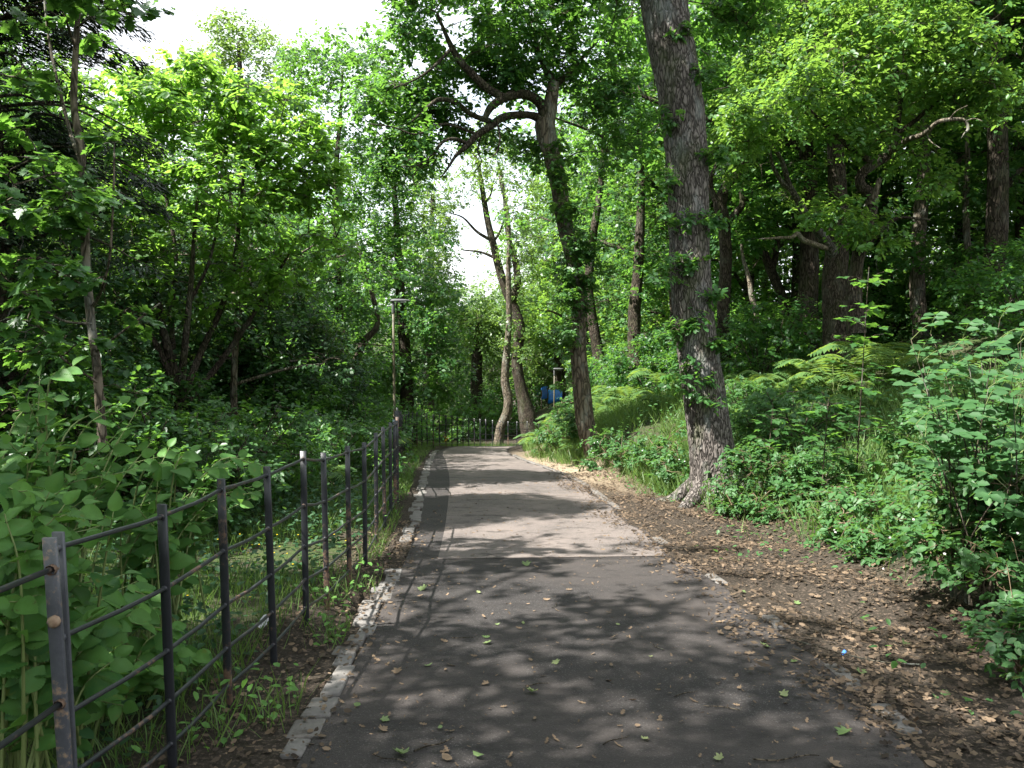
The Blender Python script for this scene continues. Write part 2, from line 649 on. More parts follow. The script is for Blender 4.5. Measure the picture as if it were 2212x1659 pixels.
def ground_mat():
    m, n, out = newmat('woodland_soil')
    v = coords(n)
    t = N_(n, "ShaderNodeTexCoord")
    n1 = noise(n, 8, 7, .7, v)
    n2 = noise(n, 45, 4, .65, v)
    soil = mixc(n, n1, (.012, .010, .0075), (.043, .035, .026))
    soil = mixc(n, bw(n, n2, .52, .66), soil, (.095, .072, .055))
    # dry bare earth on the bank beside the path, green cover away from it (attribute on the sheet)
    a = N_(n, "ShaderNodeAttribute", attribute_name="bare")
    sand = mixc(n, n1, (.16, .125, .085), (.33, .265, .185))
    sand = mixc(n, bw(n, n2, .55, .63), sand, (.14, .095, .06))
    c = mixc(n, a.outputs['Fac'], soil, sand)
    g = N_(n, "ShaderNodeAttribute", attribute_name="green")
    gm = N_(n, "ShaderNodeMath", operation='MULTIPLY')
    n.links.new(g.outputs['Fac'], gm.inputs[0])
    n.links.new(bw(n, noise(n, 3.1, 6, .7, v), .38, .62), gm.inputs[1])
    gr = mixc(n, n2, (.02, .038, .01), (.06, .09, .025))
    c = mixc(n, gm.outputs[0], c, gr)
    principled(n, out, c, .95, .15, n1, .8, .05)
    return m


M['ground'] = ground_mat()


# ------------------------------------------------------------------ object helpers
def tag(o, label=None, cat=None, group=None, kind=None):
    if label:
        o['label'] = label
    if cat:
        o['category'] = cat
    if group:
        o['group'] = group
    if kind:
        o['kind'] = kind
    return o


def thing(name, label, cat, loc, group=None, rotz=0):
    o = bpy.data.objects.new(name, None)
    COL.objects.link(o)
    o.location = Vector(np.asarray(loc, float))
    o.rotation_euler = (0, 0, rotz)
    o.empty_display_size = .1
    return tag(o, label, cat, group)


def dup(root, loc, rotz=0, scale=1.0, label=None, group=None, tilt=(0, 0)):
    c = root.copy()
    COL.objects.link(c)
    c.location = Vector(np.asarray(loc, float))
    c.rotation_euler = (tilt[0], tilt[1], rotz)
    c.scale = (scale,) * 3 if isinstance(scale, (int, float)) else scale
    if label:
        c['label'] = label
    if group:
        c['group'] = group
    for ch in list(root.children):
        d = ch.copy()
        COL.objects.link(d)
        d.parent = c
        for g in list(ch.children):
            e = g.copy()
            COL.objects.link(e)
            e.parent = d
    return c


# ------------------------------------------------------------------ ground sheet
gx = np.unique(np.concatenate([np.arange(-9, 12, .14), np.arange(-30, 34, 1.0), np.array([-400, -250, -150, -90, -60, -45, 48, 65, 95, 150, 250, 400])]))
gy = np.unique(np.concatenate([np.arange(-2, 27, .16), np.arange(-14, 62, .6), np.array([-400, -250, -120, -60, -30, 70, 80, 95, 120, 160, 220, 300, 450, 700])]))
X, Y = np.meshgrid(gx, gy)
Z = G(X, Y)
# the washed-out hollow between kerb and fence
hol = np.exp(-(((X + 1.12) / .14) ** 2 + ((Y - 6.25) / .5) ** 2))
Z = Z - .17 * hol
Z = np.where((np.abs(X - cx(Y)) < hw(Y) + .1) & (Y < 27), PZ(Y) - .012, Z)
gm_ = MB()
nx, ny = len(gx), len(gy)
ii = (np.arange(ny - 1)[:, None] * nx + np.arange(nx - 1)[None, :])
q = np.stack([ii, ii + 1, ii + nx + 1, ii + nx], -1)
gm_.add(np.stack([X, Y, Z], -1).reshape(-1, 3), q, [4] * ii.size)
go = gm_.build('ground', M['ground'])
tag(go, kind='structure')
s_ = X - (cx(Y) + hw(Y))
bare = smooth(-.05, .2, s_) * (1 - smooth(.6, 1.4, s_)) * smooth(11.5, 14.5, Y) * (1 - smooth(18, 26, Y))
green = smooth(1.2, 2.4, s_) + smooth(.05, .5, fx(Y) - X)
for nm, arr in (("bare", bare), ("green", np.clip(green, 0, 1))):
    a = go.data.attributes.new(nm, 'FLOAT', 'POINT')
    a.data.foreach_set("value", arr.ravel().astype(np.float32))

# ------------------------------------------------------------------ path
line = [(float(cx(y)), y) for y in np.arange(-6, 26.01, .25)]
line += [tuple(p) for p in crv([(float(cx(26)), 26.0), (-.95, 29), (-.1, 32.2), (1.7, 34.9), (4.5, 37), (9, 39), (16, 41)], 60)[1:]]
line = np.array(line)


def strip(mb, ctr, lo, hi, lift, zmode=True, n=9, wob=0.0):
    """a sheet along the path between the lateral offsets lo and hi"""
    tg = np.gradient(ctr, axis=0)
    tg /= np.linalg.norm(tg, axis=1)[:, None]
    nr = np.stack([tg[:, 1], -tg[:, 0]], 1)
    t = np.linspace(0, 1, n)
    off = lo[:, None] * (1 - t) + hi[:, None] * t
    Xs = ctr[:, None, 0] + nr[:, None, 0] * off
    Ys = ctr[:, None, 1] + nr[:, None, 1] * off
    Zs = np.where(Ys < 26, PZ(Ys), np.maximum(PZ(Ys), G(Xs, Ys))) + lift
    a = (np.arange(len(ctr) - 1)[:, None] * n + np.arange(n - 1)[None, :])
    qq = np.stack([a, a + 1, a + n + 1, a + n], -1)
    mb.add(np.stack([Xs, Ys, Zs], -1).reshape(-1, 3), qq, [4] * a.size)


h_ = hw(np.minimum(line[:, 1], 26))
m_ = MB()
wob = .03 * np.sin(line[:, 1] * 3.1) + .025 * np.sin(line[:, 1] * 7.3)
strip(m_, line, -h_, h_ + wob, .004)
tag(m_.build('path', M['asphalt']), kind='structure')
m_ = MB()
sel = line[:, 1] > 7.35
l2 = line[sel]
hh = h_[sel]
lo = np.interp(l2[:, 1], [7, 9, 14, 19, 26, 30], [-.98, -.93, -.86, -.75, -.9, -1.0])
strip(m_, l2, lo, hh + wob[sel] - .05, .0085)
tag(m_.build('path_old_surface', M['oldasphalt']), kind='structure')

# kerb stones, flush along both edges
m_ = MB()
y = 2.6
while y < 25:
    L = random.uniform(.16, .30)
    yc = y + L / 2
    if not (7.05 < yc < 8.35) and random.random() > (.22 if yc < 3.7 else .06):
        a_ = float(cx(yc) - hw(yc))
        wd = random.uniform(.10, .155)
        an = math.atan2(-(float(cx(yc + .3)) - float(cx(yc - .3))), .6) + random.uniform(-.04, .04)
        Mx = Matrix.Translation((a_ - wd / 2 + random.uniform(-.03, .03), yc, float(PZ(yc)) - random.uniform(0, .012))) @ Matrix.Rotation(an, 4, 'Z') @ Matrix.Rotation(-PITCH + random.uniform(-.03, .03), 4, 'X') @ Matrix.Rotation(random.uniform(-.04, .04), 4, 'Y')
        box(m_, (-wd / 2, -L / 2 + .006, -.1), (wd / 2, L / 2 - .006, .012 + random.uniform(0, .012)), Mx, random.uniform(.4, 1))
    y += L
for y0, y1 in ((2.9, 3.25), (3.65, 3.95), (4.2, 4.55), (5.3, 5.6), (6.5, 6.8), (8.2, 8.5), (10.5, 22)):
    y = y0
    while y < y1:
        L = min(random.uniform(.3, .6), y1 - y + .05)
        yc = y + L / 2
        a_ = float(cx(yc) + hw(yc)) + .02
        an = math.atan2(-(float(cx(yc + .3) + hw(yc + .3)) - float(cx(yc - .3) + hw(yc - .3))), .6)
        Mx = Matrix.Translation((a_ + .05, yc, float(PZ(yc)))) @ Matrix.Rotation(an, 4, 'Z') @ Matrix.Rotation(-PITCH, 4, 'X')
        box(m_, (-.05, -L / 2 + .004, -.1), (.05, L / 2 - .004, .008 + random.uniform(0, .006)), Mx, random.uniform(.2, .8))
        y += L
ko = m_.build('kerb', M['kerb'], sm=False)
bv = ko.modifiers.new('bevel', 'BEVEL')
bv.width = .012
bv.segments = 2
tag(ko, kind='structure')

# ------------------------------------------------------------------ iron fences
RAILH = [1.10, .795, .525, .305, .113]


def bar(mb, base, top, wx, wy, ang, tint0):
    """flat iron bar with a slightly chamfered section, rust rising from the foot"""
    n = 7
    c = .18
    sec = [(-1, -1 + c * 2), (-1 + c, -1), (1 - c, -1), (1, -1 + c * 2), (1, 1 - c * 2), (1 - c, 1), (-1 + c, 1), (-1, 1 - c * 2)]
    ca, sa = math.cos(ang), math.sin(ang)
    V = []
    for i in range(n):
        t = i / (n - 1)
        p = np.asarray(base) * (1 - t) + np.asarray(top) * t
        for a, b in sec:
            x, y_ = a * wx / 2, b * wy / 2
            V.append(p + np.array([x * ca - y_ * sa, x * sa + y_ * ca, 0]))
    k = 8
    q = []
    tn = []
    for i in range(n - 1):
        for j in range(k):
            q += [i * k + j, i * k + (j + 1) % k, (i + 1) * k + (j + 1) % k, (i + 1) * k + j]
            tn.append(tint0 + .30 * (1 - i / (n - 1)) ** 1.5)
    q += list(range((n - 1) * k, n * k))
    tn.append(tint0)
    mb.add(V, q, [4] * (k * (n - 1)) + [k], tn)


fl = [(float(fx(y)), y) for y in np.arange(2.66, 24.4, .1)]
fl += [tuple(p) for p in crv([(float(fx(24.4)), 24.4), (-2.85, 26.6), (-2.4, 29), (-1.75, 32), (-.9, 34.8), (.15, 36.8), (1.6, 38.3), (4.2, 39.8), (8.5, 41.2)], 200)[1:]]
fl = np.array(fl)
arc = np.concatenate([[0], np.cumsum(np.linalg.norm(np.diff(fl, axis=0), axis=1))])


def fpos(s):
    return np.array([np.interp(s, arc, fl[:, 0]), np.interp(s, arc, fl[:, 1])])


fence = thing('iron_fence', 'long black iron estate fence with five thin rails along the left edge of the path', 'fence', [float(fx(2.72)), 2.72, float(G(fx(2.72), 2.72))])
forg = np.array(fence.location)
ss = [0.0, .68, 1.26, 1.92, 2.58, 3.16, 3.96, 4.72]
while ss[-1] < arc[-1] - .75:
    ss.append(ss[-1] + random.uniform(.70, .80))
railpts = [[] for _ in RAILH]
for k, s in enumerate(ss):
    p = fpos(s)
    t = fpos(min(s + .2, arc[-1])) - fpos(max(s - .2, 0))
    ang = math.atan2(t[1], t[0]) - math.pi / 2
    z = float(G(p[0], p[1]))
    ln = np.array([random.uniform(-.012, .012), random.uniform(-.012, .012), 0])
    mb = MB()
    far = 16 < s < 45
    rusty = random.random() < (.25 if far else .12)
    bar(mb, [p[0], p[1], z - .25], np.array([p[0], p[1], z + 1.15]) + ln, .040, .014, ang, .08 + (.19 if rusty else random.uniform(-.05, .14)))
    for h in RAILH:
        c = np.array([p[0], p[1], z + h]) + ln * h
        dv = np.array([t[0], t[1], 0]) / np.linalg.norm(t)
        tube(mb, [c - dv * .016, c - dv * .012, c + dv * .012, c + dv * .016], [.010, .0135, .0135, .010], 8, .35)
    o = mb.build('post', M['worniron'] if k == 0 else M['iron'], fence, forg, sm=False)
    if rusty:
        o['label'] = 'fence post with brown rust patches'
    for q_, h in enumerate(RAILH):
        railpts[q_].append(np.array([p[0], p[1], z + h]) + ln * h)
for q_ in range(5):
    P = np.array(railpts[q_])
    fine = []
    for a, b in zip(P[:-1], P[1:]):
        for t in (0, .25, .5, .75):
            sag = -.006 * 4 * t * (1 - t) * random.uniform(.2, 1.6)
            fine.append(a * (1 - t) + b * t + np.array([random.uniform(-.002, .002), 0, sag]))
    fine.append(P[-1])
    mb = MB()
    tube(mb, fine, .0092, 8, .30)
    mb.build('rail', M['iron'], fence, forg)

# the next section, bolted to the first at the double post
f2 = thing('iron_fence', 'short end of a second iron fence section with its speckled rusty post, bottom left corner', 'fence', [-1.47, 2.62, float(G(-1.47, 2.62))])
o2 = np.array(f2.location)
mb = MB()
z = o2[2]
bar(mb, [-1.465, 2.58, z - .25], [-1.475, 2.58, z + 1.15], .046, .016, 0, .31)
for h in (.88, .16):
    tube(mb, [[-1.467, 2.568, z + h], [-1.467, 2.553, z + h], [-1.467, 2.547, z + h]], [.02, .02, .008], 8, .7)
mb.build('post', M['worniron'], f2, o2, sm=False)
mb = MB()
z3 = float(G(-1.46, .7))
bar(mb, [-1.46, .7, z3 - .25], [-1.46, .7, z3 + 1.15], .044, .014, 0, .3)
mb.build('post', M['iron'], f2, o2, sm=False)
for h in (1.05, .60, .26, .11):
    mb = MB()
    P = [[-1.46, .7, z3 + h], [-1.465, 1.4, (z3 * .66 + z * .34) + h - .004], [-1.47, 2.0, z3 * .3 + z * .7 + h], [-1.467, 2.58, z + h]]
    tube(mb, P, .010, 8, .34)
    tube(mb, [[-1.467, 2.555, z + h], [-1.467, 2.58, z + h]], [.017, .017], 8, .6)
    mb.build('rail', M['iron'], f2, o2)


# ------------------------------------------------------------------ lamp posts
def lamp(base, H, label, group):
    t = thing('street_lamp', label, 'street lamp', base, group)
    b = np.array(base, float)
    mb = MB()
    tube(mb, [b + [0, 0, -.3], b + [0, 0, .95]], [.052, .052], 16)
    tube(mb, [b + [0, 0, .95], b + [0, 0, .96], b + [0.004, 0, H * .6], b + [0.01, 0, H - .1]], [.048, .034, .032, .030], 16)
    mb.build('pole', M['pole'], t, b)
    mb = MB()
    tube(mb, [b + [.01, 0, H - .2], b + [.01, 0, H + .05], b + [.01, 0, H + .09]], [.044, .044, .02], 12)
    mb.build('bracket', M['lampgrey'], t, b)
    mb = MB()
    xs = np.array([-.06, -.04, .05, .18, .30, .38, .42])
    wy = np.array([.03, .07, .085, .085, .075, .055, .02])
    ht = np.array([.02, .045, .055, .05, .04, .03, .012])
    V = []
    k = 12
    for x, a, c in zip(xs, wy, ht):
        for j in range(k):
            an = 2 * math.pi * j / k
            zz = math.sin(an)
            V.append(b + [x, a * math.cos(an), H + .1 + c * (zz if zz > 0 else zz * .35) + .02 * x])
    qq = []
    for i in range(len(xs) - 1):
        for j in range(k):
            qq += [i * k + j, (i + 1) * k + j, (i + 1) * k + (j + 1) % k, i * k + (j + 1) % k]
    n4 = len(qq) // 4
    qq += list(range(k)) + list(range((len(xs) - 1) * k, len(xs) * k))
    mb.add(V, qq, [4] * n4 + [k, k])
    hd = mb.build('lantern', M['lampgrey'], t, b)
    mb = MB()
    box(mb, (b[0] + .08, b[1] - .05, b[2] + H + .062), (b[0] + .33, b[1] + .05, b[2] + H + .084))
    mb.build('diffuser', M['glass'], hd, b)
    return t


lb = gp(867, 21.0)
lb[0] = min(lb[0], float(fx(lb[1])) - .16)
ltop = at(866, 650, 21.0)
lamp(lb, ltop[2] - lb[2] - .1, 'tall lamp post with pale blue foot, rising from behind the iron fence', 'lamp posts along the path')
lb2 = np.array([2.0, 38.8, 0])
lb2[2] = float(G(lb2[0], lb2[1]))
lt2 = at(1197, 797, 39.0)
lb2[0] = lt2[0]
lamp(lb2, lt2[2] - lb2[2] - .1, 'distant lamp post in front of the blue sheeting, beyond the bend', 'lamp posts along the path')

# ------------------------------------------------------------------ plants: builders
def B(u, v, d, ru, rv_, rd=None, wt=None):
    c = at(u, v, d)
    r = np.array([ru * d / F, rd if rd else .5 * (ru + rv_) * d / F, rv_ * d / F])
    return c, r, (wt if wt else float((r[0] * r[1] * r[2]) ** .67))


def TR(d, pts, n):
    P = []
    for p in pts:
        dd = p[3] if len(p) > 3 else d
        P.append(np.concatenate([at(p[0], p[1], dd), [p[2] / 2 / F * dd]]))
    C = crv(P, n)
    return C[:, :3], np.maximum(C[:, 3], .004)


def crown(lf, br, nodes, blobs, ncl, rc, nl, S, tm, twiglets=6, up=.85, droop=.2, flat=.65, spread=.75, shell=.5, rbr=1.0, tbias=0.0):
    nodes = np.concatenate([np.asarray(n_, float).reshape(-1, 3) for n_ in nodes])
    wts = np.array([b[2] for b in blobs])
    bi = rng.choice(len(blobs), ncl, p=wts / wts.sum())
    C0 = np.array([b[0] for b in blobs])[bi]
    R0 = np.array([b[1] for b in blobs])[bi]
    cen = C0 + rv(ncl) * R0 * ((1 - shell) + shell * rng.random((ncl, 1)) ** .5)
    dist = np.array([np.min(np.sum((nodes - c) ** 2, 1)) for c in cen])
    for k in np.argsort(dist):
        c = cen[k]
        i = np.argmin(np.sum((nodes - c) ** 2, 1))
        a = nodes[i]
        L = np.linalg.norm(c - a)
        if L < .05:
            continue
        m1 = a * .65 + c * .35 + rv(1)[0] * .13 * L + np.array([0, 0, .08 * L])
        m2 = a * .3 + c * .7 + rv(1)[0] * .12 * L + np.array([0, 0, .05 * L])
        P = crv([a, m1, m2, c], max(5, min(12, int(L / .18) + 4)))
        r0 = min(.05, .005 + .011 * L) * rbr
        if br is not None:
            tube(br, P, np.linspace(r0, .0035, len(P)), 5 if r0 > .012 else 4)
        nodes = np.vstack([nodes, P[1:]])
    # leaves
    ns = max(3, nl // 9)
    rcs = rc * rng.uniform(.65, 1.35, ncl)
    sp = cen[:, None, :] + rv(ncl * ns).reshape(ncl, ns, 3) * (rcs[:, None, None] * (.25 + .75 * rng.random((ncl, ns, 1)) ** .6)) * np.array([1, 1, flat])
    if twiglets and br is not None:
        for k in range(ncl):
            for j in range(min(ns, twiglets)):
                a, b = cen[k], sp[k, j]
                tube(br, [a, (a + b) / 2 + rv(1)[0] * .1 * rc, b], [.0045 * rbr, .003, .002], 3)
    per = max(1, nl // ns)
    # every spray is a twig: leaves stand alternately along it, in one loose plane
    so = nrm(sp - cen[:, None, :])
    sdir = nrm(so * .8 + rv(ncl * ns).reshape(ncl, ns, 3) * .7 + np.array([0, 0, -droop * .8]))
    sn = nrm(np.array([0, 0, up]) + so * .3 + rv(ncl * ns).reshape(ncl, ns, 3) * .45)
    ss_ = nrm(np.cross(sn, sdir))
    tl = (np.arange(per) + .3) / per
    alt = np.where(np.arange(per) % 2 == 0, 1.0, -1.0)
    Ls = (rcs * .62)[:, None] * rng.uniform(.6, 1.3, (ncl, ns))
    Pn = sp[:, :, None, :] + sdir[:, :, None, :] * (Ls[..., None] * (tl - .35))[..., None] + rng.normal(size=(ncl, ns, per, 3)) * (.07 * rcs[:, None, None, None])
    n = ncl * ns * per
    D = (sdir[:, :, None, :] * (.35 + .75 * tl[None, None, :, None] ** 3) + ss_[:, :, None, :] * alt[None, None, :, None] * .9).reshape(n, 3) + rv(n) * spread * .45 + np.array([0, 0, -droop * .7])
    Nn = np.repeat(sn.reshape(-1, 3), per, 0) + rv(n) * .38
    S_ = S * rng.uniform(.55, 1.3, n) * np.tile(1.1 - .3 * tl ** 2, ncl * ns)
    ct = np.repeat(rng.normal(0, .14, ncl), ns * per)
    tint = np.clip(.5 + tbias + ct + rng.normal(0, .17, n), 0, 1)
    leaves(lf, Pn.reshape(n, 3), D, Nn, S_, tm, tint)
    return nodes


def tree(name, label, cat, base, limbs, bark, blobs, leafm, ncl, rc, nl, S, tm, group=None, extra=None, rough=.1, crown_nodes=None, **kw):
    """limbs: (part name, points, radii, sides)"""
    base = np.asarray(base, float)
    t = thing(name, label, cat, base, group)
    nodes = []
    for pn, P, r, k in limbs:
        mb = MB()
        tube(mb, P, r, k, .5, rough if np.max(r) > .05 else 0, ka=max(8, k // 3))
        mb.build(pn, bark if not isinstance(bark, dict) else bark[pn], t, base)
        nodes.append(P[len(P) // 3:] if pn == 'trunk' else P)
    if blobs:
        lf, br = MB(), MB()
        crown(lf, br, crown_nodes if crown_nodes is not None else nodes, blobs, ncl, rc, nl, S, tm, **kw)
        lf.build('crown', leafm, t, base)
        br.build('twig_sprays', M['twig'], t, base)
    return t


def proto(name, label, base, H, lo, Rc, bark, leafm, ncl, rc, nl, S, tm, group, nlimb=9, rt=.2, lean=.06, **kw):
    base = np.asarray(base, float)
    a = random.uniform(0, 6.28)
    P = crv([(0, 0, -.4), (lean * math.cos(a), lean * math.sin(a), .25 * H), (lean * 6 * math.cos(a + .8), lean * 6 * math.sin(a + .8), .55 * H), (lean * 5 * math.cos(a + 2), lean * 5 * math.sin(a + 2), .92 * H)], 26) + base
    r = rt * np.linspace(1, .12, 26) ** .8
    r[0] *= 1.35
    r[1] *= 1.15
    limbs = [('trunk', P, r, 12)]
    blobs = []
    for k in range(nlimb):
        f = lo / H + (1 - lo / H) * (k + .5) / nlimb
        i = min(24, int(f * .92 * 25))
        an = a + k * 2.4
        ph = math.sin(math.pi * min(1, (f - lo / H) / (1 - lo / H) * .8 + .22)) ** .7
        L = Rc * ph * random.uniform(.75, 1.1)
        dv = np.array([math.cos(an), math.sin(an), random.uniform(.15, .5)])
        e = P[i] + dv * L
        m_ = P[i] + dv * L * .5 + np.array([random.uniform(-.3, .3), random.uniform(-.3, .3), random.uniform(-.1, .5)])
        Q = crv([P[i], m_, e], 9)
        limbs.append(('limb', Q, np.linspace(r[i] * .55, .02, 9), 7))
        blobs.append((e - dv * L * .15, np.array([.45 * Rc, .45 * Rc, .3 * Rc]) * random.uniform(.8, 1.15), 1))
        blobs.append((m_ + np.array([0, 0, .2]), np.array([.4 * Rc, .4 * Rc, .3 * Rc]), .7))
    blobs.append((P[-1], np.array([.45 * Rc, .45 * Rc, .35 * Rc]), 1))
    return tree(name, label, 'tree', base, limbs, bark, blobs, leafm, ncl, rc, nl, S, tm, group, rough=.14, **kw)


# ------------------------------------------------------------------ trees: the big oak right of the path
P, r = TR(11.3, [(1562, 1150, 250), (1553, 1098, 168), (1549, 1062, 122), (1544, 1015, 102), (1535, 950, 92), (1522, 850, 88), (1500, 700, 87), (1490, 560, 84), (1488, 440, 84), (1483, 330, 88), (1466, 180, 94), (1440, 40, 98), (1422, -120, 96), (1400, -330, 90), (1395, -600, 60)], 150)
oakA = gp(1547, 11.3)
T1 = 1.0 * r
limbs = [('trunk', P, T1, 84)]
for pts in ([(1415, -150, 60), (1300, -260, 46, 11), (1120, -330, 34, 10.4), (930, -350, 20, 9.8)],
            [(1398, -450, 50), (1380, -620, 40, 10), (1330, -760, 25, 9)]):
    Q, q = TR(11.3, pts, 22)
    limbs.append(('limb', Q, q, 14))
blobs = [B(1080, -330, 10.2, 240, 140, 1.6, 3), B(1250, -470, 9.6, 200, 150, 1.4, 2.4), B(1600, 0, 12.0, 80, 80, .6, 1), B(1350, 60, 12.1, 60, 80, .5)]
big_oak = tree('oak_tree', 'thick leaning oak with grey furrowed bark standing alone at the right edge of the path', 'tree', oakA, limbs, M['oakbark'], blobs, M['oakleaf'], 170, .45, 80, .105, OVAL, rough=.085)
# surface roots running out of the foot
rb = P[np.argmin(np.abs(P[:, 2] - (oakA[2] + .22)))]
for an, L in ((-2.5, .75), (-1.7, .6), (-.7, .8), (.3, .7), (2.9, .7), (-3.4, .5)):
    dv = np.array([math.cos(an), math.sin(an), 0])
    pts = [rb + dv * .12 + [0, 0, .1], rb + dv * .30 + [0, 0, -.08]]
    for f in (.55, .8, 1.0):
        p = rb + dv * (.2 + L * f) + np.array([-dv[1], dv[0], 0]) * .08 * math.sin(5 * f + an)
        p[2] = float(G(p[0], p[1])) + .03 - .07 * f
        pts.append(p)
    mb = MB()
    tube(mb, crv(pts, 18), np.linspace(.15, .03, 18), 14, .5, .1, 9)
    mb.build('root', M['oakbark'], big_oak, oakA)
# leafy shoots growing straight out of the trunk
lf, br = MB(), MB()
for u, v, sc_ in ((1440, 395, 1), (1452, 585, 1.3), (1540, 480, .8), (1528, 640, .9), (1445, 250, .9), (1475, 815, 1.2), (1520, 845, 1.3), (1500, 700, .7), (1455, 720, 1.1), (1550, 330, .8), (1462, 480, 1.0), (1530, 150, .9), (1470, 70, .8), (1490, 560, .9), (1555, 740, .6)):
    i = np.argmin(np.abs(P[:, 2] - at(u, v, 11.2)[2]))
    c = at(u, v, 11.02)
    crown(lf, br, [P[i:i + 1]], [(c, np.array([.2, .10, .14]) * sc_, 1)], 8, .14 * sc_, 26, .085, OAK, 3)
lf.build('trunk_shoots', M['oakleaf'], big_oak, oakA)
br.build('shoot_sprays', M['twig'], big_oak, oakA)

# ------------------------------------------------------------------ the crooked oak whose limb arches over the path
d = 17.0
P, r = TR(d, [(1296, 1035, 54), (1283, 985, 38), (1266, 920, 39), (1258, 850, 38), (1249, 750, 35), (1252, 650, 33), (1238, 560, 33), (1219, 480, 34), (1207, 400, 36), (1191, 330, 37), (1178, 275, 44), (1185, 240, 34), (1192, 205, 28), (1196, 178, 24)], 110)
limbs = [('trunk', P, r, 48)]
for pts, n in (([(1178, 262, 34), (1150, 250, 20, 16.9), (1120, 248, 19, 16.6), (1085, 254, 20, 16.3), (1060, 272, 19, 16.1), (1030, 292, 17, 15.9), (1005, 318, 14, 15.7), (985, 336, 9, 15.6), (968, 362, 6, 15.5), (952, 384, 3, 15.4)], 60),
               ([(1178, 270, 40), (1172, 232, 30, 16.9), (1150, 210, 24, 16.7), (1120, 203, 24, 16.4), (1085, 214, 22, 16.2), (1060, 232, 20, 16.1), (1046, 258, 14, 16.0)], 40),
               ([(1090, 213, 22, 16.2), (1052, 190, 22, 16.1), (1020, 160, 20, 16), (992, 130, 18, 15.9), (975, 100, 15, 15.8), (962, 72, 11, 15.7), (945, 30, 7, 15.5)], 40),
               ([(1058, 262, 16, 16.1), (1020, 248, 13, 15.9), (985, 222, 12, 15.7), (950, 215, 11, 15.5), (922, 232, 8, 15.4), (890, 262, 5, 15.2)], 36),
               ([(1010, 310, 11, 15.8), (980, 300, 9, 15.5), (955, 308, 8, 15.2), (932, 338, 7, 15.1), (900, 358, 5, 15), (868, 360, 3, 15)], 30),
               ([(1030, 290, 8, 16), (960, 268, 6, 15.5), (900, 290, 5, 15), (850, 275, 4, 14.8), (800, 268, 3, 14.6)], 30),
               ([(1195, 182, 22), (1175, 140, 18, 16.9), (1158, 100, 14, 16.7), (1160, 60, 9, 16.5)], 24),
               ([(1195, 185, 20), (1222, 165, 14, 17.2), (1245, 140, 9, 17.4), (1290, 90, 6, 17.6)], 20),
               ([(975, 105, 10, 15.8), (930, 150, 7, 15.4), (890, 175, 5, 15.2), (850, 190, 3, 15)], 24),
               ([(1075, 268, 6, 16.1), (1080, 300, 5, 15.9), (1072, 330, 4, 15.8), (1050, 345, 2, 15.7)], 18),
               ([(1040, 290, 5, 16.0), (1032, 325, 4, 15.9), (1040, 350, 3, 15.9), (1022, 375, 2, 15.8)], 16),
               ([(905, 360, 4, 15), (892, 385, 3, 15), (900, 408, 2, 15)], 12)):
    Q, q = TR(d, pts, n)
    limbs.append(('limb', Q, q * .84, 12))
blobs = [B(1000, 60, 16.4, 170, 100, 1.4, 5), B(1130, 80, 17, 130, 110, 1.4, 4), B(1280, 90, 17.6, 110, 140, 1.4, 4.5), B(900, 140, 16.6, 100, 90, 1, 3),
         B(850, 235, 16.0, 110, 50, .8, 2.6), B(880, 335, 15.6, 80, 50, .6, 2.0), B(1100, 180, 17, 90, 40, .8, 1.5), B(1330, 280, 17.8, 60, 110, 1.2, 2.4),
         B(1060, -110, 16, 300, 120, 2, 6), B(1290, -100, 17, 190, 110, 2, 3), B(1180, 330, 17.6, 60, 40, .5, .6), B(960, 240, 16.4, 80, 40, .6, 1.2), B(1080, 300, 16.8, 60, 22, .4, .5)]
tree('oak_tree', 'crooked oak with a dark limb arching over the path to the left', 'tree', gp(1284, 17.0), limbs, {'trunk': M['greybark'], 'limb': M['darkbark']}, blobs, M['oakleaf'], 540, .42, 80, .105, OVAL, rough=.08, twiglets=7)
# ivy and shoots on its trunk are another plant climbing it
lf, br = MB(), MB()
for u, v, a, b, n in ((1235, 580, 30, 45, 22), (1255, 530, 28, 30, 14), (1225, 640, 28, 40, 18), (1205, 420, 24, 45, 14), (1200, 340, 20, 35, 8), (1222, 715, 22, 40, 12), (1265, 640, 18, 50, 8), (1215, 790, 12, 50, 5), (1240, 470, 25, 25, 6), (1300, 560, 30, 40, 7)):
    crown(lf, br, [P], [B(u, v, 16.7, a, b, .35)], n, .22, 50, .085, OVAL, 3)
iv = thing('climbing_ivy', 'leafy ivy and shoots wrapped round the middle trunk of the crooked oak', 'ivy', gp(1262, 16.7))
lf.build('leaves', M['mapleleaf'], iv, iv.location)
br.build('stems', M['twig'], iv, iv.location)

# ------------------------------------------------------------------ the two slim trees by the bend
P, r = TR(39, [(1066, 1000, 30), (1075, 970, 23), (1082, 925, 20), (1096, 890, 21), (1098, 860, 20), (1091, 820, 18), (1096, 750, 15), (1100, 690, 13), (1098, 600, 11), (1098, 480, 9), (1080, 380, 8)], 60)
tree('ash_tree', 'brown slim tree with an S-bent foot rooted right behind the far railings', 'tree', gp(1076, 39), [('trunk', P, r, 20)], M['greybark'], [B(1105, 420, 39, 60, 110, 1.5), B(1060, 340, 39, 60, 60, 1.5), B(1120, 560, 39.5, 40, 60, 1), B(1094, 730, 39, 20, 60, .4, .8)], M['yellowleaf'], 70, .6, 50, .14, RHOMB, twiglets=2, crown_nodes=[P[35:]])
P, r = TR(41, [(1150, 960, 44), (1140, 900, 38), (1128, 850, 27), (1117, 790, 23), (1120, 740, 23), (1122, 700, 23), (1108, 660, 22), (1092, 625, 19), (1078, 580, 18), (1066, 530, 16), (1052, 470, 13), (1042, 410, 11), (1032, 350, 7), (1015, 320, 4)], 80)
limbs = [('trunk', P, r, 22)]
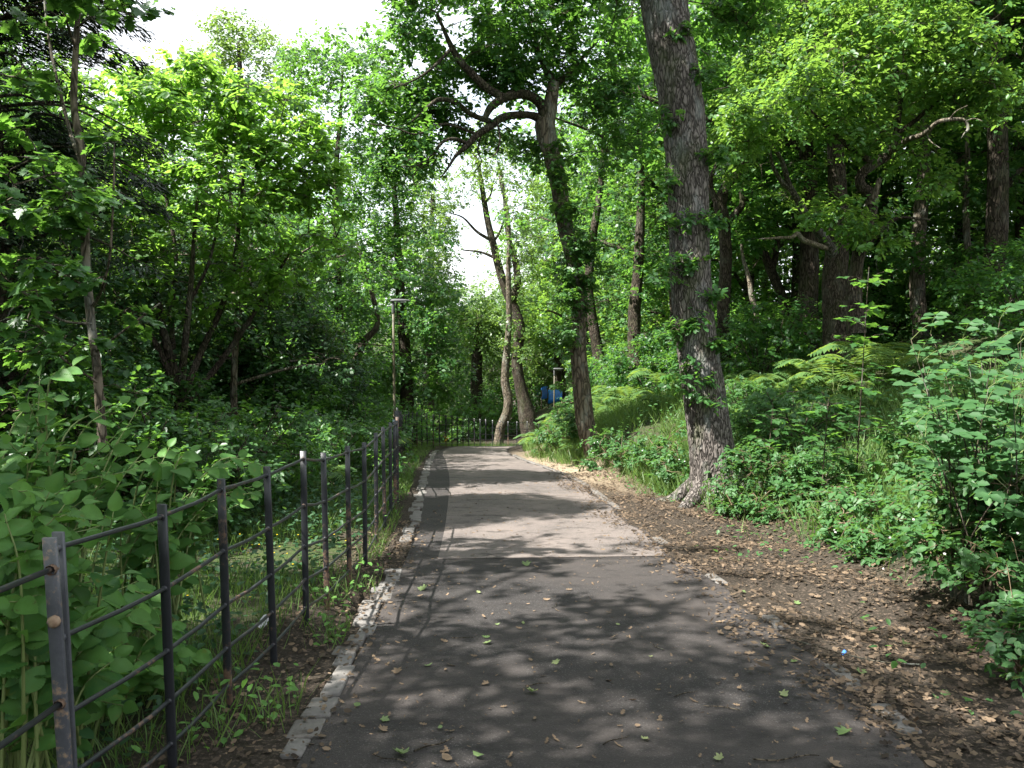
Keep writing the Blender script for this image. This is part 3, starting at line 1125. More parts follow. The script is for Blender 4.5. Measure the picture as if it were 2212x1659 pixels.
for pts in ([(1104, 650, 20), (1118, 610, 17), (1112, 560, 13), (1098, 510, 11), (1092, 450, 9), (1085, 390, 7), (1076, 350, 4)], [(1062, 520, 8), (1030, 500, 6), (1000, 470, 4), (970, 460, 2)], [(1075, 560, 7), (1040, 545, 5), (1000, 540, 3)], [(1064, 525, 6), (1080, 500, 5), (1090, 470, 3)], [(1046, 440, 6), (1060, 420, 4), (1066, 390, 3)]):
    Q, q = TR(41, pts, 24)
    limbs.append(('limb', Q, q, 9))
tree('ash_tree', 'tall slim grey tree forking high up, just right of the brown S-bent trunk', 'tree', gp(1142, 41), limbs, M['darkbark'], [B(1000, 390, 41, 70, 60, 1.5, 1.2), B(940, 430, 41, 50, 90, 1.5, 1.6), B(1090, 370, 41.5, 60, 60, 1.5, 1.2), B(1120, 460, 42, 50, 80, 1.5, 1.3), B(990, 540, 41, 50, 20, 1, .3), B(1060, 300, 41, 70, 40, 1.5, .8), B(930, 540, 41, 40, 60, 1, .7), B(1120, 600, 41, 30, 60, .8, .6), B(1125, 740, 41, 16, 60, .5, .5), B(1150, 520, 42, 40, 70, 1, .8)], M['yellowleaf'], 250, .55, 46, .14, RHOMB, twiglets=2)

# ------------------------------------------------------------------ right-hand oaks
d = 15.5
limbs = []
P, r = TR(18, [(1812, 790, 70), (1806, 700, 52), (1803, 640, 50), (1806, 570, 50), (1812, 500, 44), (1810, 420, 38), (1806, 340, 34), (1800, 250, 26), (1790, 120, 18), (1780, -30, 10)], 80)
limbs.append(('trunk', P, r, 36))
for pts, n in (([(1806, 560, 30, 18), (1780, 515, 20, 17.6), (1752, 480, 18, 17.2), (1728, 440, 15, 17), (1705, 400, 13, 16.8), (1690, 350, 10, 16.6), (1665, 310, 6, 16.4)], 40),
               ([(1712, 412, 10, 16.9), (1690, 395, 10, 16.7), (1668, 355, 8, 16.5), (1662, 310, 6, 16.4), (1650, 250, 4, 16.2)], 30)):
    Q, q = TR(d, pts, n)
    limbs.append(('limb', Q, q, 12))
Q, q = TR(d, [(1800, 540, 12, 17.9), (1760, 528, 11, 17.4), (1735, 518, 11, 17.2), (1722, 504, 9, 17.1), (1712, 512, 8, 17.0), (1680, 514, 6, 16.8), (1640, 516, 3, 16.6)], 36)
limbs.append(('dead_branch', Q, q, 9))
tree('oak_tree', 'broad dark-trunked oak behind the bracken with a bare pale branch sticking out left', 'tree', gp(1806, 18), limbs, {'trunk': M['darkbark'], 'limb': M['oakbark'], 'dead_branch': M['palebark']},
     [B(1790, 100, 17.5, 160, 150, 1.6, 4), B(1650, 250, 16.4, 90, 60, 1, 2.4), B(1900, 250, 18.5, 110, 120, 1.4, 2.4), B(1700, 120, 17, 90, 90, 1, 2), B(1760, -60, 17, 240, 110, 2, 3), B(1590, 330, 16.6, 50, 60, .8, .9), B(1760, 420, 18.6, 80, 60, 1, .8)], M['brightleaf'], 300, .42, 76, .105, OVAL, twiglets=5, rough=.13)
d = 14.5
limbs = []
P, r = TR(d, [(1850, 720, 40), (1846, 640, 30), (1850, 580, 26), (1858, 540, 26), (1872, 490, 25), (1882, 450, 27), (1880, 420, 24), (1860, 400, 22), (1862, 376, 20), (1890, 352, 22), (1918, 335, 20), (1935, 305, 16), (1940, 260, 12), (1945, 200, 9), (1930, 120, 6)], 90)
limbs.append(('trunk', P, r, 30))
for pts, n in (([(1886, 350, 16), (1850, 330, 12, 14.3), (1815, 300, 10, 14), (1775, 262, 8, 13.8), (1745, 235, 6, 13.6)], 36),
               ([(1935, 290, 12), (1975, 262, 10, 14.4), (2010, 232, 9, 14.2), (2060, 205, 7, 14), (2110, 195, 4, 13.8)], 30),
               ([(1862, 545, 14), (1890, 510, 10, 14.3), (1925, 480, 8, 14.1), (1950, 470, 6, 14), (2010, 475, 4, 13.8)], 26)):
    Q, q = TR(d, pts, n)
    limbs.append(('limb', Q, q, 10))
Q, q = TR(d, [(1925, 330, 14, 14.4), (1958, 303, 11.5, 13.6), (1995, 290, 11, 13.0), (2026, 264, 9, 12.7), (2060, 258, 8.5, 12.6), (2083, 260, 7, 12.6), (2091, 278, 6, 12.6), (2083, 288, 3, 12.6), (2076, 300, 1, 12.6)], 48)
limbs.append(('dead_branch', Q, q, 10))
for pts in ([(2050, 259, 4, 12.62), (2066, 240, 2.5, 12.5), (2090, 228, 1, 12.4)], [(2000, 286, 4, 13), (2010, 305, 2.5, 12.9), (2034, 322, 1, 12.8)], [(2085, 262, 3, 12.6), (2104, 256, 2, 12.5), (2124, 262, 1, 12.4)]):
    Q, q = TR(d, pts, 10)
    limbs.append(('dead_branch', Q, q, 6))
Q, q = TR(d, [(1884, 440, 18, 14.3), (1893, 410, 13, 14.2), (1898, 392, 11, 14.15), (1899, 385, 6, 14.15)], 12)
limbs.append(('dead_branch', Q, q, 10))
tree('oak_tree', 'twisted oak whose bare pale elbow-shaped branch points right in the upper right', 'tree', gp(1848, 14.5), limbs, {'trunk': M['darkbark'], 'limb': M['darkbark'], 'dead_branch': M['greybark']},
     [B(1880, 130, 14, 170, 120, 1.3, 4.6), B(1740, 220, 13.6, 120, 60, 1, 3.0), B(1900, 20, 14, 170, 80, 1.3, 3), B(2040, 130, 13.8, 100, 110, 1.2, 2.6), B(1620, 270, 13.4, 55, 45, .7, 1.1), B(1850, 290, 13.9, 60, 40, .6, .6), B(1800, 470, 14, 60, 40, .6, .8), B(1880, 500, 14, 40, 35, .5, .5), B(1990, 370, 14.6, 70, 60, .8, .8), B(2120, 230, 13.6, 80, 60, .8, 1.2)], M['brightleaf'], 300, .36, 78, .10, OVAL, twiglets=6, rough=.16)

# further trunks of the wood, each of its own shape
WG = 'oaks standing in the wood on the right'
for lab, dd, tp, lm, bl in (
    ('dark oak with two kinked limbs just right of the thick leaning oak', 20, [(1560, 800, 40), (1562, 700, 28), (1566, 620, 26), (1568, 540, 26), (1562, 470, 25), (1556, 440, 27), (1570, 400, 20), (1590, 380, 18), (1606, 350, 15), (1640, 320, 11), (1670, 300, 7)],
     [[(1558, 445, 20), (1540, 420, 14), (1535, 390, 10), (1550, 350, 7)], [(1572, 480, 12), (1590, 460, 15), (1604, 440, 13), (1600, 410, 9)], [(1585, 385, 12), (1600, 345, 9), (1595, 320, 6), (1570, 318, 4)]],
     [(1590, 250, 120, 110), (1560, 90, 110, 110), (1660, 380, 70, 60)]),
    ('thin bare pale sapling trunk between two dark trunks, right of the thick leaning oak', 21, [(1630, 730, 12), (1634, 680, 11), (1624, 640, 11), (1618, 600, 9), (1606, 560, 7), (1600, 520, 5)], [], [(1610, 490, 40, 40)]),
    ('curved dark oak leaning left behind the bare pale sapling trunk', 22, [(1706, 760, 26), (1704, 690, 22), (1690, 640, 20), (1668, 590, 20), (1650, 548, 18), (1630, 530, 14), (1600, 520, 8)], [[(1668, 585, 14), (1680, 520, 12), (1672, 450, 10), (1690, 380, 7)]], [(1680, 330, 90, 80), (1610, 480, 50, 50)]),
    ('dark straight oak with a sunlit foot at the back of the bracken', 21, [(1990, 790, 46), (1990, 730, 32), (1985, 670, 32), (1982, 600, 30), (1985, 500, 28), (1995, 400, 26), (2000, 280, 22), (2010, 120, 16), (2010, -40, 10)], [[(1990, 430, 16), (2040, 380, 12), (2090, 330, 8)], [(2000, 300, 14), (1960, 220, 10), (1930, 140, 7)]], [(2020, 60, 130, 130), (2090, 280, 80, 80), (1940, 560, 60, 50)]),
    ('slim dark trunk with a short sunlit foot beside the right edge shrubs', 20, [(2098, 770, 20), (2097, 720, 17), (2092, 650, 15), (2092, 560, 14), (2086, 450, 13), (2090, 320, 10), (2080, 160, 7)], [[(2088, 440, 8), (2040, 400, 6), (2000, 380, 4)]], [(2090, 130, 90, 110), (2080, 420, 60, 50)]),
    ('thick shadowed oak close to the right border behind the pinnate leaves', 19, [(2150, 780, 48), (2148, 700, 36), (2150, 620, 34), (2156, 520, 32), (2160, 400, 30), (2150, 250, 26), (2160, 80, 20), (2150, -60, 12)], [[(2158, 430, 16), (2190, 380, 12), (2230, 350, 9)], [(2152, 300, 16), (2110, 220, 11), (2060, 180, 7)]], [(2180, 40, 130, 140), (2200, 340, 80, 110), (2140, 560, 60, 50)]),
    ('dim oak trunk deep in the shade left of the sunlit-foot oak', 27, [(1918, 760, 36), (1917, 690, 30), (1914, 600, 28), (1905, 480, 24), (1900, 330, 20), (1890, 100, 12)], [], [(1890, 200, 120, 140), (1920, 480, 60, 60)]),
    ('mossy trunk seen between the crooked oak and the thick leaning oak', 27, [(1296, 800, 30), (1290, 750, 24), (1280, 690, 22), (1272, 620, 20), (1280, 520, 17), (1300, 380, 13), (1310, 200, 8)], [], [(1320, 300, 90, 150), (1300, 480, 70, 70), (1350, 620, 60, 70), (1380, 120, 90, 110)]),
    ('short dark trunk half hidden in leaves left of the thick leaning oak', 24, [(1372, 800, 34), (1370, 740, 28), (1372, 660, 26), (1380, 560, 22), (1385, 400, 16), (1380, 200, 10)], [], [(1390, 400, 80, 140), (1370, 200, 90, 120), (1400, 600, 60, 70)]),
):
    P, r = TR(dd, tp, 50)
    limbs = [('trunk', P, r, 18)]
    for pts in lm:
        Q, q = TR(dd, pts, 22)
        limbs.append(('limb', Q, q, 9))
    bl = [B(a, b, dd + .4, c, e, 1.6) for a, b, c, e in bl]
    tree('woodland_oak', lab, 'tree', gp(tp[0][0], dd), limbs, M['palebark'] if 'pale sapling trunk between' in lab else (M['darkbark'] if 'sunlit' not in lab else M['greybark']), bl, M['oakleaf'], int(45 * len(bl)), .5, 46, .13, RHOMB, WG, twiglets=3, rough=.14)  # trunks labelled sunlit get paler bark, sunlight put into the colour

# ------------------------------------------------------------------ left: slender maple, hazel, conifer
d = 6.6
P, r = TR(d, [(222, 960, 20), (216, 880, 19), (208, 780, 18.5), (196, 690, 18), (186, 560, 18), (180, 420, 18), (174, 320, 16), (160, 230, 15), (162, 140, 13), (168, 40, 11), (172, -80, 9), (176, -260, 6)], 80)
limbs = [('trunk', P, r, 16)]
for pts in ([(202, 660, 8), (218, 630, 6, 6.4), (236, 560, 5, 6.2), (244, 440, 5, 6.1), (247, 330, 4, 6.0)], [(172, 345, 9), (150, 280, 8, 6.8), (130, 200, 7, 6.9), (112, 120, 6, 7), (100, 40, 5, 7), (92, -60, 4, 7)], [(165, 110, 6), (148, 60, 5, 6.4), (132, 0, 4, 6.2)], [(200, 700, 6), (130, 690, 5, 6.2), (60, 640, 4, 6), (10, 600, 3, 5.8)], [(190, 620, 5), (130, 590, 4, 6.2), (90, 560, 3, 6)], [(206, 760, 6), (260, 720, 5, 6.3), (345, 655, 3, 6.2)], [(215, 830, 6), (120, 760, 4, 6.2), (60, 660, 3, 6.0)], [(176, 360, 5), (100, 380, 4, 6.2), (30, 400, 3, 5.9)], [(164, 60, 5), (230, 20, 4, 6.2), (300, 40, 3, 6)]):
    Q, q = TR(d, pts, 24)
    limbs.append(('branch', Q, q, 7))
bl = [B(200, -10, 6.2, 50, 30, .5, 1.0), B(285, 30, 6.1, 40, 25, .2, .5), B(90, 20, 6.5, 90, 60, .8, 1.6), B(60, 330, 6.1, 70, 60, .6, 1.2), B(130, 420, 6.2, 70, 50, .6, 1.2), B(40, 470, 6, 60, 50, .5, 1.3), B(200, 440, 6.2, 60, 50, .4, 1), B(60, 590, 5.9, 60, 40, .5, 1.2), B(140, 620, 6, 60, 40, .5, 1), B(250, 690, 6.2, 60, 40, .4, .9), B(40, 690, 5.9, 50, 40, .5, .9), B(120, 760, 6, 60, 30, .4, .6), B(240, 290, 6.1, 20, 20, .2, .3), B(120, -180, 6.3, 160, 100, 1.0, 1.5), B(30, 160, 6.4, 40, 40, .5, .4)]
tree('maple_sapling', 'slender grey-brown young maple stem behind the fence at the left, large leaves', 'tree', gp(218, 6.6), limbs, M['greybark'], bl, M['mapleleaf'], 95, .2, 24, .078, PALM, rough=.05, twiglets=4, up=1.0, flat=.4)

d = 13.0
limbs = []
first = True
hb = gp(380, 13.4)
for pts in ([(390, 900, 24), (372, 800, 20), (350, 700, 17), (330, 600, 14), (290, 500, 11), (262, 400, 8), (240, 320, 5)], [(388, 870, 18), (400, 740, 15, 12.6), (412, 620, 12, 12.4), (420, 500, 9, 12.2), (430, 400, 6, 12)], [(386, 860, 18), (345, 760, 13, 12.8), (300, 690, 10, 12.6), (240, 640, 8, 12.4), (210, 560, 6, 12.2)],
            [(392, 870, 18), (430, 770, 15, 13.3), (480, 660, 12, 13.2), (510, 540, 10, 13), (520, 440, 7, 12.9), (530, 350, 4, 12.8)], [(396, 880, 16), (470, 790, 13, 13.4), (540, 690, 10, 13.2), (600, 590, 7, 13), (640, 520, 4, 12.9)], [(384, 850, 14), (370, 690, 12, 13.6), (380, 560, 10, 13.8), (360, 430, 8, 13.9), (340, 300, 5, 13.9)],
            [(412, 650, 8, 12.5), (450, 570, 7, 12.4), (470, 480, 5, 12.3), (480, 380, 3, 12.2)], [(340, 640, 8, 13), (300, 590, 6, 12.6), (270, 540, 5, 12.3), (230, 460, 3, 12.2)]):
    Q, q = TR(d, pts, 34)
    limbs.append(('trunk' if first else 'stem', Q, q, 10))
    first = False
bl = [B(300, 235, 13, 110, 75, 1.2, 4), B(430, 215, 13, 140, 75, 1.3, 5), B(560, 260, 13, 110, 80, 1.2, 4), B(650, 330, 13, 70, 90, 1, 2.4), B(360, 340, 12.6, 140, 70, 1.1, 3.4), B(510, 390, 12.6, 130, 80, 1.1, 3.4), B(250, 430, 12.5, 90, 80, 1, 2), B(400, 500, 12.6, 140, 70, 1.1, 1.8), B(600, 460, 12.8, 80, 80, 1, 1.8), B(260, 580, 12.4, 80, 60, 1, 1), B(520, 580, 13, 110, 60, 1, 1.2), B(600, 600, 13, 70, 60, .8, .9), B(690, 560, 13.4, 60, 90, .8, 1.2), B(700, 420, 13.6, 50, 80, .8, 1), B(430, 640, 12.6, 150, 60, 1, 1.2), B(340, 170, 13.2, 90, 50, 1, 1.6)]
tree('hazel_tree', 'big many-stemmed hazel behind the fence with sunlit yellow-green top', 'tree', hb, limbs, M['darkbark'], bl, M['hazelleaf'], 440, .34, 46, .11, OVAL, rough=.06, twiglets=6, up=1.0, flat=.45)

# dark conifer at the left border
cb = gp(10, 9.2)
limbs = []
P = crv([cb + [0, 0, -.4], cb + [.05, 0, 4], cb + [0, .1, 9]], 30)
limbs.append(('trunk', P, np.linspace(.22, .05, 30), 14))
lf, br = MB(), MB()
for k in range(120):
    h = random.uniform(2.4, 8.6)
    an = random.uniform(0, 6.28)
    L = (2.5 - .17 * h) * random.uniform(.7, 1.1)
    a = np.array([cb[0], cb[1], cb[2] + h])
    dv = np.array([math.cos(an), math.sin(an), .05])
    Q = crv([a, a + dv * L * .5 + [0, 0, .12], a + dv * L + [0, 0, -.35]], 14)
    tube(br, Q, np.linspace(.022, .005, 14), 5)
    n = 760
    t = rng.random(n) ** .75
    pp = a + dv * L * t[:, None] + np.array([0, 0, -.35]) * (t ** 2)[:, None]
    sd = np.array([-dv[1], dv[0], 0])
    sgn = rng.choice([-1, 1], n)
    off = rng.random(n) * (.16 + .5 * (1 - t))
    pp = pp + sd * (sgn * off)[:, None] + rng.normal(size=(n, 3)) * [.03, .03, .035] + np.array([0, 0, -.25]) * (off ** 1.2)[:, None]
    D = sd * sgn[:, None] * .9 + dv * .7 + rv(n) * .3 + np.array([0, 0, -.3])
    leaves(lf, pp, D, np.array([0, 0, 1]) + rv(n) * .35, rng.uniform(.06, .14, n), NEEDLE, np.clip(rng.normal(.45, .2, n), 0, 1))
ct = thing('conifer_tree', 'dark drooping conifer in deep shade at the upper left border', 'tree', cb)
mb = MB()
tube(mb, P, np.linspace(.22, .05, 30), 14, .5, .1)
mb.build('trunk', M['darkbark'], ct, cb)
lf.build('crown', M['needle'], ct, cb)
br.build('branches', M['darkbark'], ct, cb)

# mid-distance trees left of the lamp post, and the treetop against the sky
for nm, lab, dd, tp, bl, lm_, S, ncl in (
    ('oak_tree', 'sunlit leafy tree between the big hazel and the tall lamp post', 23, [(770, 930, 26), (762, 860, 16), (765, 800, 16), (785, 740, 16), (815, 700, 12), (800, 620, 9), (770, 520, 6)], [(720, 690, 75, 70), (650, 610, 60, 70), (745, 820, 45, 55), (640, 800, 40, 45), (690, 480, 70, 90), (800, 620, 60, 60), (660, 740, 40, 50)], 'oakleaf', .13, 140),
    ('oak_tree', 'large dense oak directly behind the tall lamp post', 30, [(882, 960, 40), (880, 900, 32), (878, 800, 26), (868, 680, 22), (860, 540, 16), (850, 380, 10)], [(900, 560, 80, 100), (800, 480, 80, 90), (860, 360, 90, 80), (940, 680, 60, 90), (850, 740, 60, 70), (760, 380, 70, 90), (900, 820, 60, 60), (960, 800, 40, 70), (800, 820, 50, 60)], 'oakleaf', .15, 400),
    ('oak_tree', 'loose sparse-leaved tree left of the arching limb with sky showing through', 25, [(740, 940, 24), (735, 800, 20), (730, 600, 16), (725, 400, 12), (735, 250, 8), (740, 150, 4)], [(760, 150, 70, 60), (700, 120, 60, 50), (800, 110, 50, 40), (700, 250, 70, 70), (820, 200, 50, 50), (650, 160, 40, 40), (760, 300, 60, 60)], 'oakleaf', .13, 150),
    ('beech_tree', 'far treetop rising highest against the white sky at upper left', 42, [(520, 930, 40), (525, 700, 34), (520, 400, 24), (520, 200, 14), (515, 90, 6)], [(510, 75, 70, 45), (560, 120, 90, 50), (440, 150, 100, 40), (470, 90, 40, 40), (620, 150, 60, 50), (380, 190, 80, 40), (520, 230, 150, 60)], 'yellowleaf', .17, 260),
    ('birch_tree', 'pale yellow-green tree beyond the bend, left of the open sky gap', 46, [(930, 990, 26), (925, 800, 22), (930, 600, 16), (935, 420, 8)], [(900, 470, 60, 70), (950, 520, 40, 70), (870, 390, 60, 60), (920, 620, 50, 60), (960, 610, 30, 40)], 'yellowleaf', .18, 170),
    ('lime_tree', 'bright yellow-green tree below the sky gap behind the slim pair', 52, [(1030, 1000, 30), (1030, 800, 24), (1035, 680, 12)], [(1040, 690, 60, 50), (1080, 660, 60, 60), (1000, 720, 50, 60), (1050, 780, 70, 60), (1110, 720, 50, 60), (1010, 640, 40, 25)], 'yellowleaf', .2, 190),
):
    P, r = TR(dd, tp, 40)
    tree(nm, lab, 'tree', gp(tp[0][0], dd), [('trunk', P, r, 16)], M['darkbark'], [B(a, b, dd, c, e, 1.8) for a, b, c, e in bl], M[lm_], ncl, .55 * dd / 28, 52, S, RHOMB, rough=.12, twiglets=2, flat=.6)

# ------------------------------------------------------------------ the rest of the wood: three kinds of tree, copied
pa = proto('woodland_oak', 'oak among the leafy trees filling the wood behind', gp(1610, 26), 12.5, 2.5, 4.2, M['darkbark'], M['oakleaf'], 250, .8, 60, .17, RHOMB, 'trees filling the wood', twiglets=2)
pb = proto('woodland_oak', 'oak among the leafy trees filling the wood behind', gp(1730, 27), 15, 4, 3.8, M['darkbark'], M['brightleaf'], 240, .8, 60, .17, RHOMB, 'trees filling the wood', twiglets=2, nlimb=11)
pc = proto('woodland_oak', 'oak among the leafy trees filling the wood behind', gp(1200, 58), 11, 1.5, 4.2, M['greybark'], M['yellowleaf'], 230, .85, 60, .19, RHOMB, 'trees filling the wood', twiglets=0)
for u, dd, p_, s_ in ((1560, 30, pb, 1.05), (1880, 29, pa, 1.1), (2060, 27, pb, 1.0), (2230, 25, pa, 1.15), (1660, 37, pa, 1.3), (1960, 38, pb, 1.3), (2200, 36, pa, 1.35), (1440, 36, pb, 1.1), (1430, 44, pa, 1.35), (1500, 46, pb, 1.5), (1800, 48, pa, 1.6), (2060, 50, pb, 1.6), (2300, 44, pb, 1.4),
                      (1270, 68, pc, 1.35), (1380, 58, pb, 1.5), (1140, 62, pc, 1.05), (1262, 50, pb, 1.2), (1205, 57, pb, 1.15), (470, 30, pa, .8), (360, 27, pa, .78), (590, 29, pa, .85), (250, 24, pa, .72), (640, 26, pa, .7), (1215, 60, pb, 1.25), (1290, 57, pb, 1.2), (1060, 68, pa, .85), (960, 60, pa, .9), (880, 54, pa, 1.15), (770, 50, pb, 1.1), (700, 40, pa, 1.0), (620, 34, pa, .9), (560, 52, pb, .95), (420, 40, pa, .75), (300, 36, pa, .72), (200, 30, pb, .8), (80, 26, pa, .9), (-60, 22, pb, .9), (330, 22, pa, .58), (520, 24, pa, .6), (160, 19, pa, .62), (20, 16.5, pa, .62), (1000, 75, pb, .75), (1250, 75, pa, 1.2), (2380, 20, pa, 1.1)):
    dup(p_, gp(u, dd), random.uniform(0, 6.28), s_ * random.uniform(.95, 1.05))

# the trees beside and behind the viewer that throw the dappled shade on the path
sh = proto('shade_tree', 'tall oak leaning over the near end of the path', [-6.3, 1.9, float(G(-6.3, 1.9))], 11, 5.4, 4.0, M['darkbark'], M['oakleaf'], 195, .6, 62, .14, RHOMB, 'trees beside the viewer', twiglets=0)
for x, y, s_ in ((-3.2, .7, 1.0), (-3.4, -5, 1.0), (-7.5, -3.5, 1.05)):
    dup(sh, [x, y, float(G(x, y))], random.uniform(0, 6.28), s_)

pd = proto('dapple_tree', 'thin loose-leaved young tree added behind the big hazel to dapple the path', [-5.8, 17.5, float(G(-5.8, 17.5))], 7.2, 2.2, 2.3, M['greybark'], M['oakleaf'], 75, .5, 36, .11, RHOMB, 'loose young trees added to dapple the path', twiglets=1, rt=.09)  # sparse trees added behind the hazel to break up the path shadows
for x, y, s_ in ((-6.4, 20.5, 1.0), (-5.3, 15.6, .9), (-7.0, 23.5, 1.1), (-6.8, 18.8, 1.05), (-5.0, 22.3, .85)):
    dup(pd, [x, y, float(G(x, y))], random.uniform(0, 6.28), s_)

# tall trees closing the canopy, added to shade the wood on both sides
for x, y, s_ in ((-12.5, 7, .85), (-13.5, 11.5, .72), (-15, 16, .75), (-16, 21, .85), (-11.5, 1.5, 1.0), (-19, 13, .85)):
    dup(pa, [x, y, float(G(x, y))], random.uniform(0, 6.28), s_)
for x, y, s_ in ((7.5, 21, 1.45), (11, 19, 1.4), (14, 23, 1.5), (9, 26, 1.5), (6, 30, 1.45), (12, 30, 1.6), (18, 26, 1.6), (12, 14.5, 1.3), (16, 17, 1.4)):
    dup(sh, [x, y, float(G(x, y))], random.uniform(0, 6.28), s_, 'tall oak added to close the canopy and shade the wood on the right', 'tall oaks over the wood')

# ------------------------------------------------------------------ understorey shrubs, copied
def shrub(label, base, H, Rc, leafm, ncl, rc, nl, S, tm, group, stem=M['twig'], **kw):
    base = np.asarray(base, float)
    t = thing('woodland_shrub', label, 'shrub', base, group)
    st, lf = MB(), MB()
    nodes = []
    for k in range(8):
        an = k * 2.4
        e = base + [math.cos(an) * Rc * .6, math.sin(an) * Rc * .6, H * random.uniform(.5, .9)]
        Q = crv([base + [0, 0, -.1], base + [math.cos(an) * Rc * .2, math.sin(an) * Rc * .2, H * .35], e], 10)
        tube(st, Q, np.linspace(.022, .006, 10), 5)
        nodes.append(Q)
    crown(lf, st, nodes, [(base + [0, 0, H * .5], np.array([Rc, Rc, H * .45]), 1)], ncl, rc, nl, S, tm, **kw)
    st.build('stems', stem, t, base)
    lf.build('foliage', leafm, t, base)
    return t


SG = 'shrubs under the trees'
SL = 'leafy shrub in the undergrowth below the trees'
s1 = shrub(SL, gp(520, 10.5), 1.5, 1.1, M['mapleleaf'], 60, .3, 50, .085, OVAL, SG, twiglets=3, up=1.1, flat=.4)
s2 = shrub(SL, gp(1640, 19), 2.0, 1.5, M['oakleaf'], 70, .4, 60, .10, OVAL, SG, twiglets=2)
s3 = shrub(SL, gp(700, 13), 1.2, 1.2, M['mapleleaf'], 60, .3, 50, .08, OVAL, SG, twiglets=2, flat=.45, up=1.0)
for u, dd, p_, s_ in ((430, 9, s1, .8), (600, 12, s1, .9), (280, 8.5, s1, .9), (120, 8, s1, 1.0), (330, 12.5, s1, 1.0), (60, 11, s1, 1.1), (200, 12, s2, .8), (-40, 8, s1, 1.2), (580, 17, s2, 1.0), (650, 15, s3, .9), (760, 15.5, s3, .8), (720, 19, s2, .8), (790, 22, s2, .75), (830, 26, s2, .8), (640, 21, s2, 1.1), (480, 18, s2, 1.2), (380, 17, s1, 1.4), (250, 16, s1, 1.4), (100, 15, s1, 1.5), (700, 26, s2, 1.3), (760, 30, s2, 1.3),
                      (960, 46, s3, 1.5), (1030, 48, s2, 1.2), (1080, 50, s3, 1.6), (860, 43, s2, 1.4), (930, 50, s3, 2.2), (1000, 56, s2, 1.9), (1060, 60, s3, 2.4), (1130, 60, s2, 1.8), (1180, 64, s2, 2.2), (810, 38, s2, 1.4), (840, 48, s2, 2.0),
                      (1560, 22, s2, 1.0), (1700, 20, s2, .9), (1760, 23, s2, 1.1), (1850, 22, s2, .9), (1920, 23, s1, 1.4), (2000, 22, s2, .9), (2080, 22, s1, 1.3), (2160, 18, s2, 1.0), (1620, 25, s2, 1.2), (1480, 24, s2, 1.1), (1400, 23, s2, .9), (1340, 25, s2, .9), (1440, 28, s3, 1.6), (1540, 29, s2, 1.5), (1680, 29, s2, 1.6), (1800, 29, s1, 2.0), (1940, 29, s2, 1.6), (2080, 28, s2, 1.6), (2200, 24, s2, 1.4), (2240, 15, s2, 1.0), (1280, 33, s2, 1.2), (1360, 36, s2, 1.6), (1480, 38, s2, 2), (1620, 38, s2, 2.2), (1780, 38, s2, 2.2), (1940, 38, s2, 2.2), (2120, 36, s2, 2.2)):
    dup(p_, gp(u, dd), random.uniform(0, 6.28), s_ * random.uniform(.9, 1.1))

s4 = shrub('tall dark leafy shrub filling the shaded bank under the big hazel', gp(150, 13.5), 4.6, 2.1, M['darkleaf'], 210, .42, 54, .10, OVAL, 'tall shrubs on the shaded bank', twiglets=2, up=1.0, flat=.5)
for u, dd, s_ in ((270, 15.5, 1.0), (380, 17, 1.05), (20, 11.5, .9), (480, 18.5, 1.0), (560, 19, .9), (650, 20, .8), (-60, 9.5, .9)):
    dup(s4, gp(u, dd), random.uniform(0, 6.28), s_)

s5 = shrub('leafy young shrub in the green tangle on the right bank', gp(1720, 11.8), 1.1, .8, M['brambleleaf'], 46, .26, 50, .085, OVAL, 'young shrubs on the right bank', twiglets=2, up=1.0, flat=.5)
for u, dd, s_ in ((1640, 13, .7), (2060, 9, .8), (1600, 15.5, .7), (2150, 8, .8), (1780, 9.6, .5)):
    dup(s5, gp(u, dd), random.uniform(0, 6.28), s_)

# ------------------------------------------------------------------ elm suckers with big leaves behind the fence
def shoot(lf, st, base, tip, nleaf, S, tm, arch=.25, r0=.008):
    base, tip = np.asarray(base, float), np.asarray(tip, float)
    L = np.linalg.norm(tip - base)
    mid = base * .5 + tip * .5 + np.array([0, 0, arch * L * .5]) + rv(1)[0] * .05 * L
    Q = crv([base, mid, tip], 16)
    tube(st, Q, np.linspace(r0, .002, 16), 5)
    t = np.linspace(.22, 1, nleaf)
    i = np.clip((t * 15).astype(int), 0, 14)
    f = t * 15 - i
    P = Q[i] * (1 - f[:, None]) + Q[i + 1] * f[:, None]
    tg = nrm(Q[i + 1] - Q[i])
    sd = nrm(np.cross(tg, np.array([0, 0, 1.0])) + 1e-3)
    sg = np.where(np.arange(nleaf) % 2 == 0, 1, -1)[:, None]
    D = sd * sg * .85 + tg * .55 + np.array([0, 0, -.22]) + rv(nleaf) * .22
    D[-1] = tg[-1] + np.array([0, 0, -.1])
    Nn = np.array([.2, -.4, .8]) + rv(nleaf) * .6
    sz = S * (.55 + .75 * np.sin(np.pi * np.clip(t * .78 + .1, 0, 1))) * rng.uniform(.75, 1.2, nleaf)
    tint = np.clip(.12 + .6 * t ** 2.5 + rng.normal(0, .24, nleaf), 0, 1)
    if tm is ELM:
        gi = rng.integers(0, 4, nleaf)
        for g in range(4):
            k_ = gi == g
            if k_.any():
                leaves(lf, P[k_], D[k_], Nn[k_], sz[k_], ELMS[g], tint[k_])
    else:
        leaves(lf, P, D, Nn, sz, tm, tint)


